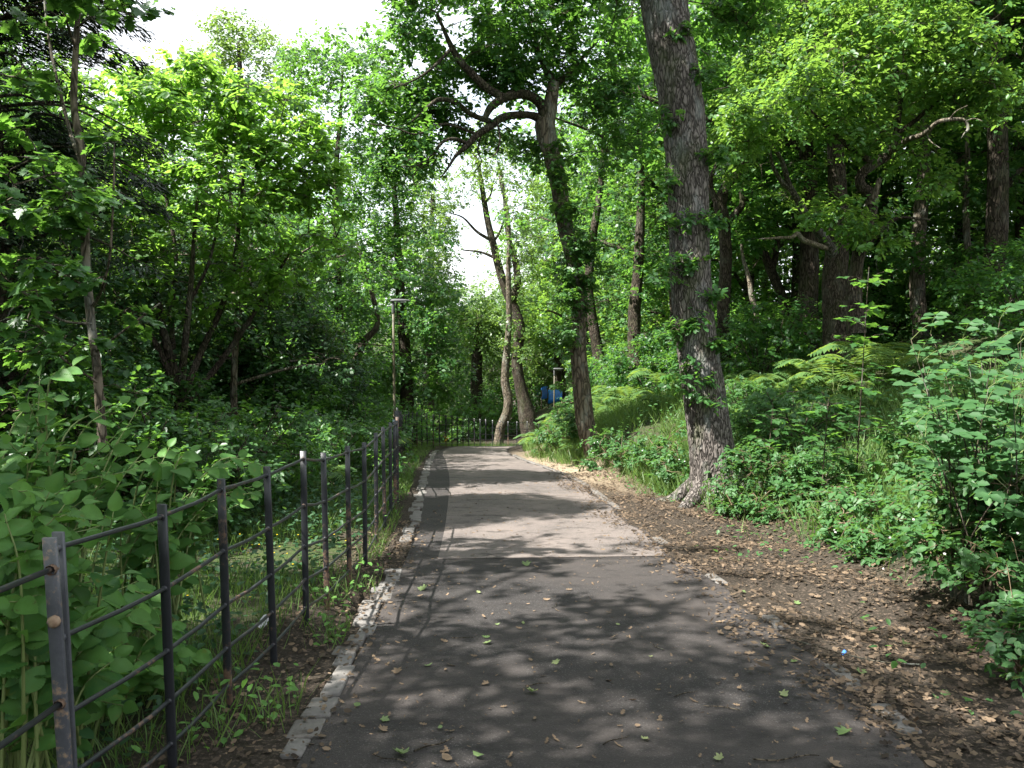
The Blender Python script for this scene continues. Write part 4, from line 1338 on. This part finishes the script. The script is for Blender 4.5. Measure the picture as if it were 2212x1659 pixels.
for lab, base, tips in (
    ('tall elm sucker shrub with one upright leafy shoot, left of the fence', (150, 4.1), [(158, 790, 4.2), (62, 870, 4.0), (20, 955, 3.8), (110, 930, 4.0), (250, 940, 4.3), (200, 1000, 4.1), (300, 1010, 4.3), (60, 1000, 3.7), (330, 950, 4.6), (130, 1060, 3.8), (260, 870, 4.6)]),
    ('leafy elm sucker shrub touching the fence behind its third and fourth posts', (400, 4.7), [(415, 975, 4.8), (515, 985, 5.1), (545, 1050, 5.0), (470, 1010, 4.9), (340, 1040, 4.5), (450, 1080, 4.9), (400, 1090, 4.6), (300, 1100, 4.3), (340, 1150, 4.4)]),
    ('low elm sucker shrub with large leaves crowding the double fence post', (80, 2.95), [(60, 1060, 2.95), (10, 1110, 2.8), (140, 1090, 3.1), (245, 1105, 3.25), (180, 1180, 3.1), (60, 1210, 2.85), (270, 1240, 3.4), (200, 1330, 3.1), (50, 1380, 2.85), (300, 1320, 3.5), (120, 1290, 3.0), (20, 1300, 2.75), (250, 1420, 3.3)]),
    ('small elm sucker shrub hanging leaves near the ground behind the second post', (330, 3.9), [(430, 1410, 4.2), (370, 1360, 3.95), (330, 1440, 3.7), (250, 1480, 3.4), (380, 1440, 3.9), (330, 1290, 3.8)])):
    bp = gp(*base)
    bp[0] -= .25
    t = thing('elm_shrub', lab, 'shrub', bp)
    lf, st = MB(), MB()
    for u, v, dd in tips:
        for k in range(3):
            e = at(u + (random.gauss(0, 34) if k else 0), v + (abs(random.gauss(12, 30)) if k else 0), dd + (abs(random.gauss(.2, .25)) if k else 0))
            e[0] = min(e[0], -1.50 - random.random() * .06)
            e[2] = max(e[2], float(G(e[0], e[1])) + .06)
            b0 = bp + np.array([random.uniform(-.3, .25), random.uniform(-.2, .4), 0])
            shoot(lf, st, b0, e, random.randint(10, 14), .092, ELM, random.uniform(.3, .75))
    lf.build('leaves', M['elmleaf'], t, bp)
    st.build('stems', M['stem'], t, bp)

# ------------------------------------------------------------------ elder-like shrub with pinnate leaves at the right border
def pinnate(lf, st, P, D, L, npair, S, tint):
    D = nrm(np.asarray(D, float))
    Q = crv([P, P + D * L * .5 + [0, 0, .03 * L], P + D * L + [0, 0, -.18 * L]], 8)
    tube(st, Q, np.linspace(.003, .0015, 8), 3)
    t = np.linspace(.3, .92, npair)
    i = np.clip((t * 7).astype(int), 0, 6)
    f = (t * 7 - i)[:, None]
    pp = Q[i] * (1 - f) + Q[i + 1] * f
    tg = nrm(Q[i + 1] - Q[i])
    sd = nrm(np.cross(tg, np.array([0, 0, 1.0])) + 1e-3)
    P2 = np.vstack([pp, pp, Q[-1:]])
    D2 = np.vstack([sd * .85 + tg * .5, -sd * .85 + tg * .5, tg[-1:]]) + np.array([0, 0, -.15]) + rv(2 * npair + 1) * .1
    N2 = np.array([-.3, -.35, .8]) + rv(2 * npair + 1) * .35
    leaves(lf, P2, D2, N2, S * rng.uniform(.8, 1.15, 2 * npair + 1), OVAL, np.clip(tint + rng.normal(0, .1, 2 * npair + 1), 0, 1))


for lab, base, tips in (
    ('elder shrub with feathery pinnate leaves at the right border', (2170, 5.7), [(2010, 720, 6.2), (2080, 730, 6.0), (2160, 690, 5.8), (2205, 730, 5.6), (1990, 770, 6.2), (2040, 820, 5.9), (2190, 800, 5.5), (2100, 900, 5.7), (2205, 950, 5.4), (2020, 960, 5.8), (2120, 780, 5.9), (2060, 900, 5.9), (2230, 850, 5.4), (2160, 980, 5.5)]),
    ):
    bp = gp(*base)
    t = thing('elder_shrub', lab, 'shrub', bp)
    lf, st, lst = MB(), MB(), MB()
    for u, v, dd in tips:
        for k in range(2):
            e = at(u + (random.gauss(0, 30) if k else 0), v + (random.gauss(25, 35) if k else 0), dd + (random.gauss(0, .25) if k else 0))
            b0 = bp + np.array([random.uniform(-.3, .3), random.uniform(-.2, .3), 0])
            L = np.linalg.norm(e - b0)
            Q = crv([b0, b0 * .45 + e * .55 + [0, 0, .1 * L], e], 16)
            tube(st, Q, np.linspace(.008, .002, 16), 6)
            for j in range(5, 16, 2):
                an = j * 2.4 + k
                dv = nrm((Q[min(j + 1, 15)] - Q[j - 1])) * .6 + np.array([math.cos(an), math.sin(an), .25])
                pinnate(lf, lst, Q[j], dv, random.uniform(.2, .3), 3, .095, .45 + .02 * j)
    lf.build('leaves', M['ashleaf'], t, bp)
    lst.build('leaf_sprays', M['stem'], t, bp)
    st.build('stems', M['twig'], t, bp)

# maple saplings in front of the bracken: thin upright stems with tiers of leaves
for lab, u0, dd, H, tiers in (
    ('thin upright maple sapling with dark tiers of leaves in front of the bracken', 1848, 9.5, 2.5, 9), ('shorter dark maple sapling left of the thin upright one', 1772, 9.3, 1.25, 7), ('leggy maple seedling beside the thick leaning oak', 1655, 10.5, 1.1, 6)):
    bp = gp(u0, dd)
    t = thing('maple_sapling', lab, 'sapling', bp)
    Q = crv([bp + [0, 0, -.05], bp + [.02, 0, H * .5], bp + [.05, .02, H]], 16)
    st, lf = MB(), MB()
    tube(st, Q, np.linspace(.011, .003, 16), 6)
    for k in range(tiers):
        z = .15 + .85 * (k + .5) / tiers
        c = Q[min(15, int(z * 15))]
        for j in range(7):
            an = random.uniform(0, 6.28)
            L = random.uniform(.12, .42) * (1.15 - .5 * z)
            e = c + np.array([math.cos(an) * L, math.sin(an) * L, random.uniform(-.05, .12)])
            tube(st, [c, (c + e) / 2 + [0, 0, .03], e], [.003, .002, .0015], 3)
            leaves(lf, [e] * 2 + [(c + e) / 2], [e - c + [0, 0, -.06], np.array([-math.sin(an), math.cos(an), -.1]), e - c + rv(1)[0] * .2], np.array([0, 0, 1.]) + rv(3) * .2, rng.uniform(.07, .115, 3), PALM, rng.uniform(.2, .7, 3))
    st.build('stem', M['twig'], t, bp)
    lf.build('leaves', M['mapleleaf'], t, bp)

# ------------------------------------------------------------------ brambles
def bramble(lab, bls, base, ncl, fl=0, S=.06):
    bp = gp(*base)
    t = thing('bramble_bush', lab, 'bramble', bp)
    lf, st = MB(), MB()
    nodes = [np.array([bp, bp + [.1, 0, .15], bp + [-.15, .05, .2]])]
    bl = [B(*b) for b in bls]
    for b in bl:
        b[0][2] = max(b[0][2], float(G(b[0][0], b[0][1])) + .5 * b[1][2])
    crown(lf, st, nodes, bl, ncl, .17, 40, S, OVAL, 4, up=1.0, flat=.55)
    for k in range(7):
        b = random.choice(bl)
        e = b[0] + rv(1)[0] * b[1] * 1.15
        L = np.linalg.norm(e - bp)
        Q = crv([bp, bp * .4 + e * .6 + [0, 0, .25 * L], e], 14)
        tube(st, Q, np.linspace(.005, .002, 14), 5)
    lf.build('leaves', M['brambleleaf'], t, bp)
    st.build('stems', M['redstem'], t, bp)
    if fl:
        f = MB()
        for k in range(fl):
            b = random.choice(bl)
            c = b[0] + rv(1)[0] * b[1] * [1, 1, .9]
            c[1] -= .12
            n = 5
            an = np.arange(n) * 2 * math.pi / n
            leaves(f, np.repeat(c[None], n, 0), np.stack([np.cos(an), np.sin(an) * .6, np.sin(an) * .6], 1), np.array([0, -.6, .8]) + rv(n) * .1, .012, RHOMB, rng.random(n))
        f.build('blossom', M['flower'], t, bp)
    return t


bramble('bramble bush growing against the foot of the thick leaning oak', [(1640, 1010, 10.2, 60, 50, .4), (1720, 1030, 9.9, 60, 50, .4), (1590, 1070, 10.2, 35, 45, .3), (1680, 1090, 9.7, 70, 35, .4), (1760, 1100, 9.4, 40, 35, .3), (1600, 1000, 10.3, 30, 30, .2)], (1660, 10.1), 110, 6)
bramble('low flowering bramble clump spilling towards the litter, right of the thick leaning oak', [(1850, 1100, 8.2, 70, 45, .4), (1930, 1130, 7.4, 60, 45, .4), (1880, 1190, 7.2, 50, 40, .3), (1820, 1150, 7.9, 40, 35, .3)], (1880, 7.9), 90, 12)
bramble('dense bramble mass under the elder at the right border', [(2060, 1060, 6.2, 80, 60, .5), (2170, 1080, 5.7, 70, 70, .5), (2110, 1180, 5.6, 80, 60, .4), (2190, 1230, 5.2, 60, 60, .4), (2020, 1170, 6.0, 50, 45, .3), (2240, 1120, 5.4, 60, 80, .5)], (2130, 5.9), 105, 8, .066)
bramble('small bramble sprig in the bottom right corner of the verge', [(2190, 1400, 4.5, 30, 50, .2), (2220, 1340, 4.6, 30, 40, .2)], (2200, 4.7), 22, 0, .055)
bramble('bramble tangle at the foot of the crooked oak', [(1310, 960, 15.8, 40, 28, .4), (1360, 985, 14.8, 35, 20, .3), (1280, 1000, 15.4, 20, 18, .2)], (1340, 15.2), 45, 4, .07)
bramble('pale dry bramble hump overhanging the bank left of the crooked oak', [(1215, 920, 18.8, 45, 40, .5), (1180, 950, 19.4, 30, 30, .4), (1240, 890, 19, 40, 40, .4)], (1205, 19.2), 80, 0, .07)
bramble('bramble and grass clump on the bank between the two nearest oaks', [(1400, 975, 13.8, 40, 25, .4), (1450, 1010, 12.6, 35, 30, .4), (1465, 950, 13.0, 25, 35, .4)], (1430, 13.4), 45, 3, .065)

# ------------------------------------------------------------------ bracken
def fern(base, nf, Lf, label, group):
    base = np.asarray(base, float)
    t = thing('bracken', label, 'fern', base, group)
    lf, st = MB(), MB()
    for k in range(nf):
        an = k * 2 * math.pi / nf + random.uniform(-.3, .3)
        L = Lf * random.uniform(.75, 1.15)
        o = np.array([math.cos(an), math.sin(an), 0])
        Q = crv([base, base + o * .22 * L + [0, 0, .55 * L], base + o * .62 * L + [0, 0, .78 * L], base + o * 1.0 * L + [0, 0, .62 * L]], 26)
        tube(st, Q, np.linspace(.006, .0015, 26), 4)
        n = 20
        tt = np.linspace(.3, .985, n)
        i = np.clip((tt * 25).astype(int), 0, 24)
        pp = Q[i]
        tg = nrm(Q[i + 1] - Q[i])
        sd = nrm(np.cross(tg, np.array([0, 0, 1.0])))
        wl = .34 * L * np.sin(np.pi * np.clip(1.08 - tt, 0, 1)) ** .8 * .8 + .015
        for s in (1, -1):
            D = sd * s + tg * .35 + np.array([0, 0, -.12]) + rv(n) * .06
            leaves(lf, pp, D, np.array([0, 0, 1.0]) + rv(n) * .25, wl * 1.05 + .012, (np.array([(0, .05, 0), (.35, .13, .02), (1, 0, -.1), (.35, -.13, .02), (0, -.05, 0)], float), [[0, 4, 3, 2, 1]]), np.clip(rng.normal(.5, .18, n), 0, 1))
    lf.build('fronds', M['fernleaf'], t, base)
    st.build('stalks', M['stem'], t, base)
    return t


FG = 'bracken ferns on the banks'
FL = 'green bracken fern with arching feathery fronds on the bank'
fa = fern(gp(1800, 15), 8, .95, FL, FG)
fb = fern(gp(1900, 14.5), 6, 1.1, FL, FG)
fc = fern(gp(1170, 20.5), 9, .8, FL, FG)
fc['label'] = 'bracken fern drooping over the path from the bank just right of the bend'
n_ = 0
for u, dd, s_ in ((1690, 16, 1), (1740, 17, 1), (1760, 15.5, 1), (1830, 16, 1.1), (1860, 14.5, .9), (1880, 16.5, 1), (1930, 15.5, 1.1), (1960, 14, 1), (1990, 15.5, 1), (2020, 14, 1), (1850, 13, .9), (2060, 13, 1), (1660, 17.5, 1), (1620, 16.5, .9), (1600, 14.5, .8), (1560, 16.5, 1),
                  (1200, 21.5, 1), (1230, 20, 1), (1280, 20.5, 1.1), (1350, 20.5, 1.1), (1420, 18.5, 1), (1290, 23, 1.2), (1360, 22.5, 1.2), (1430, 21, 1.2), (1240, 18.2, .8), (1500, 19.5, 1.1), (1540, 19, 1),
                  (790, 14.5, .9), (820, 16, .8), (770, 16.5, .9), (740, 14, .9), (810, 18, .9), (700, 15.5, .9), (840, 20, .8), (760, 20, 1), (690, 11.5, .8)):
    p_ = (fa, fb)[n_ % 2]
    n_ += 1
    dup(p_, gp(u, dd), random.uniform(0, 6.28), s_ * random.uniform(.5, .72))

# ------------------------------------------------------------------ grass and low cover
BLADE = (np.array([(0, .012, 0), (0, -.012, 0), (.5, -.011, .03), (.5, .011, .03), (1, 0, .2)], float), [[0, 1, 2, 3], [3, 2, 4]])


def scatter(n, x0, x1, y0, y1, ok):
    x = rng.uniform(x0, x1, n)
    y = rng.uniform(y0, y1, n)
    k = ok(x, y)
    x, y = x[k], y[k]
    return np.stack([x, y, G(x, y)], 1)


def patchy(x, y, f=1.6, th=0.0):
    return np.sin(x * f + 2 * np.sin(y * f * .6)) + np.sin(y * f * 1.3 + 1.7 * np.sin(x * f * .8)) + rng.normal(0, .5, len(x)) > th


sR = lambda x, y: x - cx(y) - hw(y)
mgr = np.vectorize(lambda y: np.interp(y, [0, 8, 12, 15, 18, 30], [2.35, 1.5, 1.0, 1.05, .5, .45]))


def grass(P, S, wid=1.0, lean=.55, tint=.5):
    n = len(P)
    mb = MB()
    D = np.array([0, 0, 1.0]) + rv(n) * lean * np.array([1, 1, .2])
    leaves(mb, P, D, rv(n) * [1, 1, .1], S, (BLADE[0] * np.array([1, wid, 1]), BLADE[1]), np.clip(tint + rng.normal(0, .22, n), 0, 1))
    return mb


P = np.vstack([scatter(26000, 2.2, 9, 4.5, 14, lambda x, y: (sR(x, y) > mgr(y)) & patchy(x, y, 1.6, -.3)), scatter(24000, 1, 8, 12, 19, lambda x, y: (sR(x, y) > mgr(y)) & patchy(x, y, 1.4, -.7)), scatter(12000, 0, 7, 18, 27, lambda x, y: (sR(x, y) > mgr(y)))])
o = grass(P, rng.uniform(.16, .46, len(P)), 1.5, .7).build('bank_grass', M['grassblade'])
tag(o, 'long grass covering the bank right of the path', 'grass', kind='stuff')
P = np.vstack([scatter(20000, -6, -1.45, 3.2, 12, lambda x, y: (x < fx(y) - .1) & patchy(x, y, 1.8, -.3)), scatter(9000, -7, -1.5, 11, 22, lambda x, y: (x < fx(y) - .1)), scatter(10000, -6, 4, 22, 44, lambda x, y: (x < cx(y) - hw(y) - .25) & (y < 30)), scatter(7000, -3.5, 2, 29, 40, lambda x, y: x < np.interp(y, [29, 33, 36, 38, 40], [-1.9, -1.0, .2, 1.8, 4]))])
o = grass(P, rng.uniform(.10, .30, len(P)), tint=.4).build('meadow_grass', M['grassblade'])
tag(o, 'short grass beyond the iron fence on the left', 'grass', kind='stuff')
P = np.vstack([scatter(7000, -2, -.9, 7.4, 17, lambda x, y: (x < cx(y) - hw(y) - .24) & (x > fx(y) - .1) & patchy(x, y, 2.2, -.2)), scatter(2600, -3.2, -1.2, 17, 26, lambda x, y: (x < cx(y) - hw(y) - .2) & (x > fx(y) - .1)), scatter(1300, -1.5, -1.05, 2.4, 7, lambda x, y: patchy(x, y, 4, .9))])
o = grass(P, rng.uniform(.08, .26, len(P)), 1.2, .7).build('verge_grass', M['grassblade'])
tag(o, 'tufts of grass along the foot of the iron fence', 'grass', kind='stuff')


def cover(P, hmax, S, tm, tint=.5):
    n = len(P)
    mb = MB()
    P = P.copy()
    P[:, 2] += rng.random(n) ** 1.2 * hmax
    leaves(mb, P, rv(n) * [1, 1, .35], np.array([0, 0, 1.0]) + rv(n) * .4, S * rng.uniform(.6, 1.3, n), tm, np.clip(tint + rng.normal(0, .2, n), 0, 1))
    return mb


P = np.vstack([scatter(15000, -7, -1.5, 3, 12, lambda x, y: (x < fx(y) - .12) & patchy(x, y, 2.3, -.5)), scatter(18000, -10, -1.7, 8, 24, lambda x, y: (x < fx(y) - .2))])
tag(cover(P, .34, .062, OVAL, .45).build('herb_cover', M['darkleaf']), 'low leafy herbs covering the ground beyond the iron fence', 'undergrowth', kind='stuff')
P = np.vstack([scatter(9000, 2.0, 9, 4.5, 13, lambda x, y: (sR(x, y) > mgr(y) + .05) & patchy(x, y, 1.9, -.7)), scatter(9000, 1, 12, 12, 25, lambda x, y: (sR(x, y) > mgr(y) + .05) & patchy(x, y, 1.2, -.2)), scatter(9000, 5, 24, 16, 34, lambda x, y: sR(x, y) > 3)])
tag(cover(P, .46, .075, OVAL, .55).build('bank_undergrowth', M['brambleleaf']), 'low leafy undergrowth on the bank under the oaks', 'undergrowth', kind='stuff')
P = np.vstack([scatter(3400, -2.2, -.9, 8.4, 16, lambda x, y: (x < cx(y) - hw(y) - .26) & (x > fx(y) - .05) & patchy(x, y, 2.6, .1)), scatter(900, -1.5, -1.05, 2.6, 7.5, lambda x, y: patchy(x, y, 4, 1.1))])
tag(cover(P, .26, .05, OVAL, .8).build('verge_weeds', M['elmleaf']), 'bright small weeds between the kerb and the iron fence', 'weeds', kind='stuff')

P = np.vstack([scatter(3000, 1.2, 6, 3, 15, lambda x, y: (sR(x, y) > .35) & (sR(x, y) < mgr(y) + .6) & patchy(x, y, 2.9, .8)), scatter(1400, 1.2, 6, 3, 16, lambda x, y: (sR(x, y) > mgr(y) - .35) & (sR(x, y) < mgr(y) + .4))])
tag(cover(P, .14, .055, OVAL, .6).build('verge_seedlings', M['brambleleaf']), 'small green seedlings coming up through the litter of the right verge', 'seedlings', kind='stuff')
P = np.vstack([scatter(2600, 1.2, 6, 3, 16, lambda x, y: (sR(x, y) > mgr(y) - .3) & (sR(x, y) < mgr(y) + .5) & patchy(x, y, 2.5, .2)), scatter(9000, .3, 4.5, 11.5, 22, lambda x, y: (sR(x, y) > mgr(y) - .25) & (sR(x, y) < mgr(y) + .8) & patchy(x, y, 2.0, -.5))])
tag(grass(P, rng.uniform(.12, .34, len(P)), 1.0, .8, .65).build('verge_edge_grass', M['grassblade']), 'wispy grass tufts at the edge of the right verge', 'grass', kind='stuff')

# buttercups in the grass beyond the fence
mb = MB()
for P in scatter(46, -2.7, -1.55, 3.6, 8, lambda x, y: x < -1.5):
    c = P + [0, 0, random.uniform(.12, .32)]
    an = np.arange(5) * 1.2566
    leaves(mb, np.repeat(c[None], 5, 0), np.stack([np.cos(an), np.sin(an), .5 + 0 * an], 1), np.tile([0, 0, 1.0], (5, 1)), .011, RHOMB, rng.random(5))
for P in scatter(40, -2.4, -1.2, 27, 31, lambda x, y: x < cx(26) - 1.0):
    c = P + [0, 0, random.uniform(.2, .4)]
    an = np.arange(5) * 1.2566
    leaves(mb, np.repeat(c[None], 5, 0), np.stack([np.cos(an), np.sin(an), .5 + 0 * an], 1), np.tile([0, 0, 1.0], (5, 1)), .035, RHOMB, rng.random(5))
tag(mb.build('buttercup_flowers', M['buttercup']), 'scattered yellow buttercup flowers beyond the iron fence', 'flowers', kind='stuff')

# ------------------------------------------------------------------ leaf litter, fallen leaves, twigs, rubbish
def litter(P, S, tm, mb=None):
    n = len(P)
    mb = mb or MB()
    P = P.copy()
    P[:, 2] += .008 + rng.random(n) * .02
    tmc = (tm[0] * np.array([1, 1, 1]) + np.stack([0 * tm[0][:, 0], 0 * tm[0][:, 0], .45 * (tm[0][:, 0] - .5) ** 2], 1), tm[1])
    leaves(mb, P, rv(n) * [1, 1, .15], np.array([0, 0, 1.0]) + rv(n) * .55, S, tmc, np.clip(rng.beta(1.2, 1.9, n), 0, 1))
    return mb


okr = lambda x, y: (sR(x, y) > -.22 + .25 * np.sin(y * 2.3) * .5 + rng.normal(0, .13, len(x))) & (sR(x, y) < mgr(y) + .5) & (rng.random(len(x)) < np.where(patchy(x, y, 3.1, -.2), 1, .3))
P1 = scatter(90000, .6, 6, 1.8, 15, okr)
P2 = scatter(5200, -1.6, -.8, 2.2, 9.5, lambda x, y: (x < cx(y) - hw(y) + .04 + rng.normal(0, .05, len(x))) & (rng.random(len(x)) < np.where((y > 6.9) & (y < 8.6), 1, .55)))
P3 = scatter(15000, -.9, 1.9, 2.2, 15, lambda x, y: (x > cx(y) - hw(y)) & (sR(x, y) < 0) & (rng.random(len(x)) < .2 + .8 * np.exp(-np.minimum(x - cx(y) + hw(y), -sR(x, y)) / .28)))
P3[:, 2] = PZ(P3[:, 1]) + .006
P4 = scatter(2500, .5, 4, 14, 24, lambda x, y: (sR(x, y) > -.05) & (sR(x, y) < 1.0))
mb = MB()
LOBE = T_from([(0, .01), (.25, .2), (.38, .09), (.6, .27), (.7, .12), (.9, .17), (1, .01)], .2, .2)
kk = rng.integers(0, 5, len(P1))
for g, tm_ in ((0, OVAL), (1, LOBE), (2, RHOMB), (3, NARROW), (4, NEEDLE)):
    Pg = P1[kk == g]
    litter(Pg, (.013 + .044 * rng.random(len(Pg)) ** 1.8) * (1.35 if g in (1, 4) else 1), tm_, mb)
litter(P2, .012 + .04 * rng.random(len(P2)) ** 2, OVAL, mb)
litter(P3, .006 + .026 * rng.random(len(P3)) ** 3, NARROW, mb)
litter(P4, rng.uniform(.03, .06, len(P4)), RHOMB, mb)
big = rng.choice(len(P1), 900, replace=False)
litter(P1[big[:500]] + [0, 0, .012], rng.uniform(.045, .08, 500), OAK, mb)
P5 = scatter(900, -1.0, 2.0, 2.3, 14, lambda x, y: (x > cx(y) - hw(y)) & (sR(x, y) < .1))
P5[:, 2] = PZ(P5[:, 1]) + .004
n5 = len(P5)
leaves(mb, P5 + [0, 0, .008], rv(n5) * [1, 1, .15], np.array([0, 0, 1.0]) + rv(n5) * .5, .018 + .04 * rng.random(n5) ** 2, (LOBE[0] + np.stack([0 * LOBE[0][:, 0], 0 * LOBE[0][:, 0], .6 * (LOBE[0][:, 0] - .5) ** 2], 1), LOBE[1]), rng.uniform(.45, 1, n5))
tag(mb.build('leaf_litter', M['deadleaf']), 'brown dead leaf litter covering the verges and dotting the path', 'leaf litter', kind='stuff')

# twigs littering the verge and path
k = 0
for u, v0, L, an, r_ in ((1990, 1290, .9, .6, .006), (1930, 1250, .7, .15, .005), (1830, 1420, .8, 2.9, .005), (1860, 1310, .6, .9, .004), (2100, 1300, 1.0, .75, .007), (1200, 1310, .16, 1.3, .003), (1000, 1380, .14, .1, .003), (1160, 1480, .13, .3, .003), (1480, 1500, .15, .5, .003), (1330, 1600, .16, .6, .003), (940, 1610, .22, .7, .004), (1560, 1530, .18, 2.8, .003), (1700, 1640, .3, .15, .004), (840, 1640, .18, 2.7, .003), (1420, 1400, .12, 2.0, .003)):
    dd = 1.62 * F / (v0 - 834) * .99
    c = gp(u, dd)
    onp = abs(c[0] - float(cx(c[1]))) < float(hw(c[1]))
    t = thing('fallen_twig', 'thin fallen twig lying on the path' if onp else 'bare fallen stick lying across the leaf litter on the right verge', 'twig', c, 'fallen twigs on the path' if onp else 'fallen sticks on the verge')
    dv = np.array([math.cos(an), math.sin(an), 0])
    pts = []
    for f in (-.5, -.2, .1, .35, .5):
        p = c + dv * L * f + np.array([-dv[1], dv[0], 0]) * L * .05 * math.sin(f * 7 + k)
        p[2] = float(G(p[0], p[1])) + r_ + .01 + (0 if onp else (.10 * L * (f + .5) ** 2))
        pts.append(p)
    mb = MB()
    tube(mb, crv(pts, 12), np.linspace(r_, r_ * .5, 12), 6)
    if L > .15:
        a = pts[2]
        tube(mb, [a, a + dv * L * .12 + np.array([-dv[1], dv[0], .12]) * L * .12], [r_ * .7, r_ * .3], 5)
    mb.build('stick', M['redstem'] if (k == 4) else M['twig'], t, c)
    k += 1

# single leaves lying on the path
k = 0
for u, v0, S, kind, g in ((1060, 1390, .10, 'p', 1), (1080, 1350, .07, 'o', 1), (935, 1437, .11, 'o', 1), (1135, 1222, .12, 'p', 1), (920, 1275, .12, 'p', 1), (1040, 1378, .09, 'o', 1), (825, 1555, .08, 'p', 1), (780, 1527, .09, 'v', 1), (822, 1580, .08, 'p', 0), (1045, 1640, .10, 'v', 1), (955, 1635, .10, 'v', 0), (870, 1635, .13, 'p', 1), (952, 1578, .07, 'v', 1), (1190, 1298, .10, 'o', 0), (1200, 1430, .09, 'p', 0), (1150, 1500, .09, 'p', 0), (1055, 1478, .09, 'p', 0), (1040, 1285, .09, 'o', 0), (1130, 1345, .07, 'o', 0), (1230, 1720, .07, 'v', 1), (1600, 1490, .06, 'p', 0), (1550, 1370, .09, 'p', 0), (1830, 1580, .14, 'p', 1), (1690, 1500, .08, 'p', 0), (1790, 1650, .12, 'p', 0), (1560, 1640, .09, 'p', 0), (1390, 1600, .07, 'p', 0), (1370, 1570, .06, 'v', 0), (1270, 1465, .06, 'o', 0), (1000, 1300, .08, 'o', 0), (1400, 1420, .06, 'o', 0), (1330, 1350, .06, 'v', 0), (860, 1450, .1, 'p', 0), (800, 1490, .07, 'v', 0), (1650, 1400, .09, 'p', 1), (1720, 1430, .09, 'p', 1), (1860, 1450, .11, 'p', 1), (1900, 1500, .08, 'p', 0), (1950, 1380, .1, 'p', 1), (2050, 1490, .09, 'p', 1), (1600, 1280, .1, 'p', 1), (1720, 1290, .09, 'p', 1)):
    dd = 1.62 * F / (v0 - 834) * .99
    c = gp(u, dd)
    s = float(sR(c[0], c[1]))
    if s < 0:
        c[2] = float(PZ(c[1]))
    c[2] += .012
    mb = MB()
    tm = {'p': PALM, 'o': OAK, 'v': OVAL}[kind]
    tmc = (tm[0] * np.array([1, 1, .5]) + np.stack([0 * tm[0][:, 0], 0 * tm[0][:, 0], random.uniform(.3, 1.1) * (tm[0][:, 0] - .5) ** 2 + random.uniform(.2, .9) * np.abs(tm[0][:, 1]) ** 1.5], 1), tm[1])
    leaves(mb, [c], rv(1) * [1, 1, 0], np.array([[0, 0, 1.0]]) + rv(1) * .35, [S * random.uniform(.45, .68)], tmc, [.2 + .3 * random.random() if g else .75 + .25 * random.random()])
    o = mb.build('fallen_leaf', M['freshfallen'] if (g or random.random() < .5) else M['deadleaf'], None, c)
    if s < 0:
        tag(o, 'fresh green leaf fallen on the dark path' if g else 'dry curled pale leaf fallen on the dark path', 'leaf', 'green leaves on the path' if g else 'dry leaves on the path')
    else:
        tag(o, 'fallen leaf lying on the brown litter of the right verge', 'leaf', 'single leaves on the verge')
    k += 1


def scrap(name, label, cat, u, d, S, mat, lift=.03, stand=.5):
    c = gp(u, d)
    c[2] += lift
    n = 6
    mb = MB()
    X_ = np.linspace(-.5, .5, n)
    V = []
    for a in X_:
        for b in X_:
            V.append(c + S * np.array([a + .15 * math.sin(5 * b), .55 * b + .2 * math.sin(4 * a), stand * (b + .5) + .22 * math.sin(6 * a + 3 * b)]))
    a = (np.arange(n - 1)[:, None] * n + np.arange(n - 1)[None, :])
    mb.add(V, np.stack([a, a + 1, a + n + 1, a + n], -1), [4] * a.size)
    o = mb.build(name, mat, None, c, sm=False)
    so = o.modifiers.new('thick', 'SOLIDIFY')
    so.thickness = .0015
    tag(o, label, cat)


scrap('paper_scrap', 'crumpled white paper scrap in the weeds behind the iron fence', 'litter', 570, 5.2, .06, M['paper'], .06, .9)
scrap('plastic_wrapper', 'small blue plastic wrapper on the leaf litter of the right verge', 'litter', 1822, 4.95, .04, M['bluewrap'], .02, .2)
scrap('plastic_wrapper', 'red and white wrapper on the sunlit bare bank beside the crooked oak', 'litter', 1352, 15.2, .16, M['redwrap'], .05, .4)

# blue sheeting panels far beyond the second lamp post
for lab, u0, u1, v0, v1, dd in (('blue sheeting panel right behind the distant lamp post', 1184, 1214, 842, 868, 54), ('blue sheeting panel left of the distant lamp post', 1170, 1182, 836, 860, 57), ('narrow blue sheeting panel half hidden by trunks, furthest left', 1158, 1166, 834, 850, 60)):
    a = at(u0, v0, dd)
    b = at(u1, v1, dd + 1.2)
    gz = min(float(G(a[0], a[1])), float(G(b[0], b[1])))
    t = thing('blue_panel', lab, 'panel', [a[0], a[1], gz], 'blue panels beyond the bend')
    org = np.array([a[0], a[1], gz])
    mb = MB()
    n = 9
    V = []
    for i in range(n):
        f = i / (n - 1)
        p = a * (1 - f) + b * f
        zt = a[2] - .12 * f * abs(b[0] - a[0])
        for j in range(4):
            V.append([p[0], p[1] + .05 * math.sin(i * 2.1 + j), zt * (1 - j / 3) + b[2] * (j / 3)])
    ai = (np.arange(n - 1)[:, None] * 4 + np.arange(3)[None, :])
    mb.add(V, np.stack([ai, ai + 1, ai + 5, ai + 4], -1), [4] * ai.size)
    s_o = mb.build('sheet', M['bluepanel'], t, org)
    so = s_o.modifiers.new('thick', 'SOLIDIFY')
    so.thickness = .02
    for p in (a, b):
        mb = MB()
        tube(mb, [[p[0], p[1] + .08, gz - .3], [p[0], p[1] + .08, a[2] + .05]], .04, 8)
        mb.build('support_post', M['twig'], t, org)
